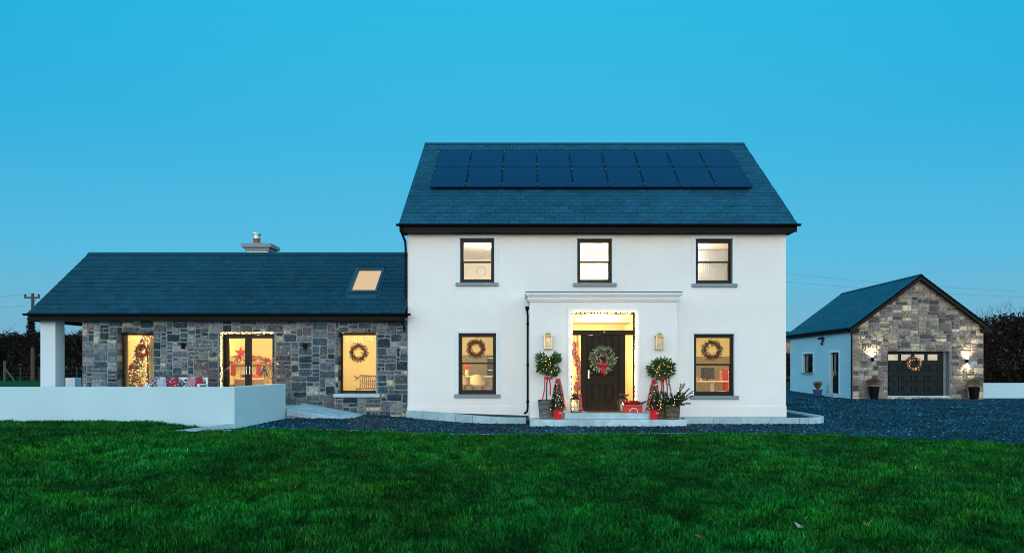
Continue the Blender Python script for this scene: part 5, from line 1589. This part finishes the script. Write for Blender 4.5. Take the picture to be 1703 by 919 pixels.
mb = MB(); mb.box(c0_, c1_, 24.85, 24.9, .372, 2.05); mb.box(c0_, c0_ + .03, 24.5, 24.849, .372, 2.05); mb.box(c1_ - .03, c1_, 24.5, 24.849, .372, 2.05); mb.build('carcass', M['darkwood'], o)
for z in (.7, 1.0, 1.3, 1.52, 1.75, 1.95): mb = MB(); mb.box(c0_ + .031, c1_ - .031, 24.48, 24.848, z, z + .035); mb.build('shelf', M['white'] if z > 1.2 else M['darkwood'], o)
# study desk (right of the porch)
yd = 22.6; zd = PZ(633, yd); xd0, xd1 = PX(1156, yd), PX(1208, yd)
o = empty('desk', ((xd0 + xd1) / 2, yd, .37), 'white pedestal desk in the study window', 'desk')
mb = MB(); mb.box(xd0, xd1, yd - .3, yd + .3, zd - .035, zd); mb.build('desktop', M['white'], o, bevel=.008)
mb = MB(); xm = PX(1184, yd); mb.lathe([(.25, 0), (.24, .03), (.07, .06), (.065, zd - .42 - .06), (.14, zd - .42 + .005)], (xm, yd, .372), 18); mb.build('pedestal', M['white'], o, smooth=True)
ms = P(1177, 620, yd + .05)
o = empty('computer_monitor', (ms[0], yd + .05, zd), 'black computer monitor standing on the white study desk', 'monitor')
mb = MB(); mb.box(ms[0] - .22, ms[0] + .22, yd + .04, yd + .07, zd + .07, zd + .44); mb.build('screen', M['screen'], o, bevel=.006)
mb = MB(); mb.box(ms[0] - .025, ms[0] + .025, yd + .071, yd + .09, zd + .012, zd + .25); mb.box(ms[0] - .1, ms[0] + .1, yd + .0, yd + .16, zd + .001, zd + .011); mb.build('stand', M['screen'], o)
for px_, hh, m_, lb in ((1158.5, .12, M['peach'], 'peach mug on the desk by the monitor'), (1164.5, .09, M['creamcloth'], 'cream mug on the desk by the monitor'), (1192, .07, M['redcloth'], 'small red pot on the study desk')):
    mb = MB(); mb.lathe([(.035, 0), (.042, .01), (.042, hh), (.034, hh), (.03, .02)], (PX(px_, yd - .1), yd - .1, zd), 12); tag(mb.build('mug', m_, smooth=True), lb, 'mug')
yc_ = 22.3; xc0, xc1 = PX(1198, yc_), PX(1212.5, yc_)
o = empty('armchair', ((xc0 + xc1) / 2, yc_, .37), 'beige high back chair beside the study desk', 'chair')
zt = PZ(615.5, yc_)
mb = MB(); mb.box(xc0 + .05, xc1 + .12, yc_ + .25, yc_ + .38, .85, zt); mb.build('backrest', M['peach'], o, bevel=.06, seg=3)
mb = MB(); mb.box(xc0 - .1, xc1 + .1, yc_ - .25, yc_ + .249, .72, .87); mb.build('seat', M['peach'], o, bevel=.03)
for a in (xc0 - .06, xc1 + .06):
    for b in (-.2, .2): mb = MB(); mb.box(a - .02, a + .02, yc_ + b - .02, yc_ + b + .02, .372, .72); mb.build('leg', M['wood'], o)
mb = MB()
xq0, xq1 = PX(1205, yc_), PX(1214, yc_)
pr = [(yc_ + .42, .9), (yc_ + .42, zt + .02), (yc_ + .22, zt + .02), (yc_ + .20, .90), (yc_ - .27, .89), (yc_ - .29, .55)]
for (a, b), (c, d) in zip(pr, pr[1:]):
    for k in range(6):
        p0, p1 = xq0 + (xq1 - xq0) * k / 6, xq0 + (xq1 - xq0) * (k + 1) / 6
        e0, e1 = .012 * math.sin(k * 2), .012 * math.sin((k + 1) * 2)
        mb.poly([(p0, a + e0, b), (p1, a + e1, b), (p1, c + e1, d), (p0, c + e0, d)])
ob = mb.build('throw', M['redcloth']); sd = ob.modifiers.new('t', 'SOLIDIFY'); sd.thickness = .012
tag(ob, 'bright red throw draped over the beige study chair', 'throw')
# hall: staircase with garland, seen through the door's side panes
o = empty('staircase', (1.1, 23.5, .352), 'cream staircase in the hall behind the front door', 'staircase')
mb = MB()
for k in range(9): mb.box(.78, 1.75, 22.6 + .26 * k, 22.6 + .26 * (k + 1) - .002, .353, .353 + .18 * (k + 1))
mb.build('stair_flight', M['creamcloth'], o)
mb = MB(); mb.tube([(1.72, 22.5, 1.3), (1.72, 24.9, 2.9)], .03, 8)
for k in range(10): mb.tube([(1.72, 22.62 + .25 * k, .5 + .172 * k), (1.72, 22.62 + .25 * k, 1.38 + .167 * k)], .012, 6)
mb.tube([(1.72, 22.5, .353), (1.72, 22.5, 1.45)], .05, 8)
mb.build('banister', M['wood'], o)
mb = MB()
gx, gy = PX(959, 21.8), 21.8
for k in range(420):
    t = random.random(); g = random.uniform(.6, 1.5); p = Vector((gx + .10 * math.sin(t * 5) + random.uniform(-.1, .1), gy + random.uniform(-.08, .08), .9 + 1.55 * t))
    if random.random() < .45: mb.m = 1; mb.octa(p, .03)
    else: mb.m = 0; mb.col = (g, g, g); mb.leaf(p, rdir(), .10, .035); mb.col = None
mb.m = 0; mb.tube([(gx, gy, .355), (gx + .05, gy, 1.2), (gx - .05, gy, 2.4)], .02, 6); mb.has = True
tag(mb.build('hall_garland', [M['leaf'], M['red']]), 'berry decked stand of greenery in the hall by the stairs', 'garland')

# ------------------------------------------------------------------ garage lamps, pots, floodlight
def updown(px, py, label, up, down):
    x, z = PX(px, GY0), PZ(py, GY0); y = GY0 - .12
    o = empty('garage_light', (x, y, z), label, 'wall light', 'lit wall lights on the garage')
    mb = MB(); mb.tube([(x, y, z - .11), (x, y, z + .11)], .055, 14); mb.build('lamp_body', M['black'], o, bevel=.004)
    mb = MB(); mb.box(x - .03, x + .03, y + .03, GY0 + .02, z - .05, z + .05); mb.build('bracket', M['black'], o)
    mb = MB()
    if up: mb.lathe([(.045, 0), (.045, .006)], (x, y, z + .111), 14)
    if down: mb.lathe([(.045, 0), (.045, .006)], (x, y, z - .117), 14)
    mb.build('lens', M['spot'], o)
    if up: light('up_light', (x, y - .01, z + .14), up, (1, .80, .50), .04, o, 'SPOT', (R(180 - 8), 0, 0), 150, 1)
    if down: light('down_light', (x, y - .01, z - .14), down, (1, .80, .50), .04, o, 'SPOT', (R(8), 0, 0), 150, 1)
updown(1449.5, 597, 'upward shining wall light on the garage between side corner and door', 160, 0)
updown(1606, 600.5, 'wall light on the garage shining up and down beside the hedge', 160, 80)
def planter(px, pyb, D, w0, w1, h, m, label, plant, ph, mp, grp):
    x = PX(px, D); z = PZ(pyb, D)
    o = empty('planter', (x, D, z), label, 'planter', grp)
    mb = MB(); mb.lathe([(w0, 0), (w1, h - .03), (w1 * 1.08, h - .03), (w1 * 1.08, h), (w1 * .9, h), (w1 * .88, h - .05)], (x, D, z), 18); p = mb.build('pot', m, o)
    mb = MB(); mb.lathe([(w1 * .88, -.01), (.02, 0)], (x, D, z + h - .04), 12); mb.build('soil', M['soil'], p)
    mb = MB()
    if plant == 'ball':
        for k in range(1500):
            d = rdir(); d.z = d.z if d.z > -.5 else -d.z; g = random.uniform(.45, 1.6); mb.col = (g, g * random.uniform(.9, 1.1), g)
            q = random.random() ** .35; mb.leaf((x + d.x * w1 * 1.35 * q, D + d.y * w1 * 1.35 * q, z + h + ph * .42 + d.z * ph * .5 * q), d + rdir() * .5, .06, .018)
    else:
        for k in range(420):
            a = random.uniform(0, 6.28); s = random.uniform(.1, .65); g = random.uniform(.6, 1.5); mb.col = (g, g, g)
            mb.leaf((x + .03 * math.cos(a), D + .03 * math.sin(a), z + h - .03), (s * math.cos(a), s * math.sin(a), 1), ph * random.uniform(.6, 1.1), .02)
    mb.build('plant', mp, o)
planter(1453.6, 665, 33.05, .17, .25, .66, M['black'], 'tall black planter with rust brown clipped ball plant by the garage', 'ball', .42, M['drygrass'], 'black planters at the garage')
planter(1620, 665.5, 33.05, .17, .25, .66, M['black'], 'tall black planter with golden green clipped ball plant by the garage', 'ball', .42, M['shrub'], 'black planters at the garage')
planter(1360, 660.3, 36.2, .15, .24, .42, M['navy'], 'blue glazed pot of dry brown grass by the white garage side', 'spray', .5, M['drygrass'], None)
x, y = PX(1342, 37.4), 37.4; z = PZ(660.5, 37.4)
mb = MB(); mb.lathe([(.06, 0), (.13, .07), (.15, .12), (.12, .12), (.1, .08)], (x, y, z), 14); tag(mb.build('flower_pot', M['terracotta']), 'small empty terracotta bowl on the gravel by the white garage side', 'pot')
y = D_(1369); z = PZ(565, y)
o = empty('floodlight', (GX0, y, z), 'small black floodlight with sensor high on the white garage side', 'floodlight')
mb = MB(); mb.box(GX0 - .06, GX0 - .002, y - .07, y + .07, z - .1, z + .02); mb.build('bracket', M['black'], o)
mb = MB(); mb.obox((GX0 - .22, y - .16, z + .02), Vector((1, 0, .35)).normalized(), (0, 1, 0), Vector((-.35, 0, 1)).normalized(), .2, .32, .08); mb.build('lamp_head', M['black'], o)
mb = MB(); mb.ell((GX0 - .08, y, z - .2), (.06, .06, .09)); mb.build('sensor', M['black'], o)

# ------------------------------------------------------------------ hedges, pole, fence, wires
def hedge(name, x0, x1, y, depth, zt_fn, n, label, seed, tw=260, reddish=.4):
    rs = np.random.default_rng(seed)
    x = x0 + rs.random(n) * (x1 - x0); yy = y + rs.random(n) ** 1.5 * depth
    b = hgt(x, yy)
    top = zt_fn(x, yy); t = rs.random(n) ** .8
    z = b + (top - b) * t
    d = rs.normal(0, 1, (n, 3)); d[:, 2] += .5; d /= np.linalg.norm(d, axis=1)[:, None]
    a = rs.normal(0, 1, (n, 3)); a = np.cross(d, a); a /= np.linalg.norm(a, axis=1)[:, None]
    ln = (.10 + .22 * rs.random(n))[:, None]; w = (.02 + .05 * rs.random(n))[:, None]
    c = np.stack([x, yy, z], 1)
    V = np.stack([c - d * ln * .5, c + a * w, c + d * ln, c - a * w], 1)
    i = (np.arange(n) * 4)[:, None]
    T = np.concatenate([i + np.array([0, 1, 2]), i + np.array([0, 2, 3])], 0)
    cl = vnoise(x, z * 1.3 + yy, 1.1, seed + 1)
    g = (.35 + 1.2 * rs.random(n)) * (.5 + cl)
    red = (rs.random(n) < reddish)
    tint = np.stack([g * np.where(red, 1.3, .85), g * np.where(red, .75, 1.15), g * np.where(red, .7, .8)], 1)
    o = empty(name, ((x0 + x1) / 2, y, H((x0 + x1) / 2, y)), label, 'hedge')
    fm = fast_mesh('foliage', V.reshape(-1, 3) - np.array(o.location)[None, None].reshape(1, 3), T, M['hedge'], np.repeat(tint[:, None], 4, 1).reshape(-1, 3)); fm.parent = o
    mb = MB(); r2 = random.Random(seed)
    for k in range(tw):
        xx = r2.uniform(x0, x1); y_ = y + r2.uniform(-.2, depth * .6); tp = float(zt_fn(np.array([xx]), np.array([y_]))[0]); p = Vector((xx, y_, H(xx, y_)))
        q = p; dirv = Vector((r2.gauss(0, .18), r2.gauss(0, .1), 1)); hh = (tp - p.z) * r2.uniform(.9, 1.22)
        mb.col = (r2.uniform(1.2, 3.2), r2.uniform(1.0, 2.0), r2.uniform(.9, 1.8)); pts = [q]
        for s in range(5):
            dirv = dirv + Vector((r2.gauss(0, .13), r2.gauss(0, .08), 0)); q = q + dirv.normalized() * hh / 5; pts.append(q)
        mb.tube(pts, [.035, .03, .025, .018, .012, .006], 4, cap=False)
        for s in range(10):
            f = r2.uniform(.4, 1.0) * 5; i0 = min(int(f), 4); b0 = pts[i0].lerp(pts[i0 + 1], f - i0)
            mb.tube([b0, b0 + Vector((r2.gauss(0, .3), r2.gauss(0, .2), r2.uniform(.2, .7)))], [.010, .004], 3, cap=False)
    mb.build('branch', M['hedge'], o)
    return o
hedge('hedge', -56, -24, 57, 5, lambda x, y: 3.7 + 1.2 * vnoise(x, x * 0, 2.6, 9) + .8 * vnoise(x, y, .9, 10), 60000, 'dark leafless hedgerow far behind the white column and stone wing', 40)
hedge('hedge', 26.5, 62, 43, 5, lambda x, y: 3.3 + .7 * sm((x - 28) / 4) + 1.0 * vnoise(x, x * 0, 2.2, 12) + .6 * vnoise(x, y, .8, 13), 70000, 'tall dark hedge with bare reddish stems beside the garage', 60, tw=560, reddish=.75)
hedge('hedge', -24, 26, 58, 4, lambda x, y: 2.2 + .6 * vnoise(x, x * 0, 2.2, 16) + .5 * vnoise(x, y, .8, 17), 46000, 'dark hedge glimpsed between the white house and the garage', 80, tw=280)
# far house glimpsed beyond the garage eave
c = P(1312, 572, 70)
o = empty('neighbour_house', (c[0] - 1.2, 71, H(c[0], 71)), 'distant brick house corner glimpsed between white house and garage', 'house')
zt = 4.35
mb = MB(); mb.box(c[0] - 3.5, c[0] + 1.0, 70, 76, .3, zt); mb.build('wall', mat('warm_brick', (.42, .25, .15), .85, var=.4, vscale=6), o)
mb = MB(); i = mb.pts([(c[0] - 3.7, 69.7, zt), (c[0] + 1.2, 69.7, zt), (c[0] + 1.2, 73, zt + 1.2), (c[0] - 3.7, 73, zt + 1.2), (c[0] - 3.7, 76.3, zt), (c[0] + 1.2, 76.3, zt)])
for f in ((0, 1, 2, 3), (0, 4, 5, 1), (1, 5, 2), (0, 3, 4), (3, 2, 5, 4)): mb.face([i + k for k in f])
mb.build('roof', M['ridge'], o)
def util_pole(x, y, top, label):
    z = H(x, y)
    o = empty('utility_pole', (x, y, z), label, 'utility pole', 'wooden utility poles')
    mb = MB(); mb.tube([(x, y, z), (x, y, top)], [.16, .11], 10); mb.build('post', M['polewood'], o)
    mb = MB(); mb.box(x - .62, x + .62, y - .14, y - .03, top - .42, top - .30); mb.tube([(x, y - .1, top - .9), (x + .4, y - .1, top - .42)], .02, 5); mb.build('crossarm', M['polewood'], o)
    for dx in (-.55, .55): mb = MB(); mb.lathe([(.03, 0), (.08, .05), (.06, .1), (.09, .14), (.05, .2), (.02, .24)], (x + dx, y - .08, top - .30), 10); mb.build('insulator', M['darkwood'], o)
    return o
pp = P(54.5, 491, 56); util_pole(pp[0], 56, PZ(487.5, 56), 'wooden utility pole with short crossarm rising over the hedge by the column')
mb = MB()     # ivy on the pole foot
for k in range(900):
    a = random.uniform(0, 6.28); t = random.random(); q = .45 * (1 - t) + .12; g = random.uniform(.4, 1.3); mb.col = (g, g, g)
    mb.leaf((pp[0] + q * math.cos(a) * random.random(), 55.8 + .2 * math.sin(a), 3.4 + 2.6 * t), rdir(), .2, .1)
tag(mb.build('ivy', M['hedge']), 'dark ivy clump climbing the utility pole', 'ivy')
def wire(a, b, sag, label):
    a, b = Vector(a), Vector(b); mb = MB()
    mb.tube([a.lerp(b, t) - Vector((0, 0, sag * 4 * t * (1 - t))) for t in np.linspace(0, 1, 25)], .0045, 5)
    tag(mb.build('power_line', M['black']), label, 'power line', 'overhead wires')
top = PZ(487.5, 56)
for dx, dz, lab in ((-.55, -.08, 'topmost overhead wire running from the pole out past the lawn side'), (.55, -.08, 'overhead wire from the crossarm end nearest the stone wing'), (0, -1.0, 'lowest overhead wire running from the pole')):
    wire((pp[0] + dx, 55.9, top + dz), (pp[0] - 32, 50 + dx, top + .1 + dz * .6), .9, lab)
wire(P(1150, 437, 52), P(1990, 494, 46), .5, 'upper of the two faint wires over the garage'); wire(P(1150, 452, 52), P(1990, 500, 46), .5, 'lower of the two faint wires over the garage')
x, y = PX(8, 54), 54.0; z = H(x, y)
o = empty('fence_post', (x, y, z), 'grey timber fence post with slanting brace before the hedge', 'fence post')
mb = MB(); mb.tube([(x, y, z), (x, y, PZ(600, y))], [.11, .10], 10); mb.build('post', M['post'], o)
mb = MB(); mb.tube([(x + .08, y - .02, PZ(613.5, y)), (x + .85, y - .1, z + .02)], .07, 8); mb.build('brace', M['post'], o)
o = empty('wire_fence', (-38, 54.3, H(-38, 54.3)), 'thin wire stock fence running in front of the dark hedge', 'fence')
for k in range(14):
    xx = x + 1.0 + k * 1.5; mb = MB(); mb.tube([(xx, 54.3, H(xx, 54.3)), (xx, 54.3, H(xx, 54.3) + 1.1)], .03, 6); mb.build('post', M['post'], o)
mb = MB()
for zz in (.3, .6, .9, 1.05): mb.tube([(x, 54.25, H(x, 54.3) + zz), (x + 21, 54.25, H(x + 21, 54.3) + zz)], .008, 4)
mb.build('wire', M['post'], o)

# ------------------------------------------------------------------ leaves lying on the lawn
def fallen(px, py, D, m, lab, s=.05):
    x = PX(px, D); z = H(x, D) + .06; mb = MB()
    a = random.uniform(0, 6.28)
    pts = [(math.cos(t) * s * (1 + .2 * math.cos(3 * t)), math.sin(t) * s * .55, .012 * math.cos(2 * t)) for t in np.linspace(0, 6.28, 15)[:-1]]
    i = mb.pts([(x + p * math.cos(a) - q * math.sin(a), D + p * math.sin(a) + q * math.cos(a), z + r + p * .3) for p, q, r in pts])
    c = mb.pts([(x, D, z + .012)])
    for k in range(14): mb.face((c, i + k, i + (k + 1) % 14))
    ob = mb.build('fallen_leaf', m); sd = ob.modifiers.new('t', 'SOLIDIFY'); sd.thickness = .002
    tag(ob, lab, 'leaf', 'fallen leaves on the lawn')
pl = mat('pale_dead_leaf', (.34, .29, .20), .8, var=.3); bl_ = mat('brown_dead_leaf', (.24, .07, .03), .8, var=.3)
for px, py, m_, lab in ((1181, 863, pl, 'pale curled leaf lying on the lawn below the ground floor study window'), (1330, 873.5, pl, 'small pale leaf on the grass between two others'),
                        (1445, 872.5, bl_, 'rust red leaf lying on the lawn in front of the garage'), (1164, 892, bl_, 'dull brown leaf nearest the camera on the lawn'), (1532, 779, bl_, 'brown leaf near the gravel edge before the garage')):
    D = (CAMZ - .06) * F / (py - 612)
    fallen(px, py, D, m_, lab)
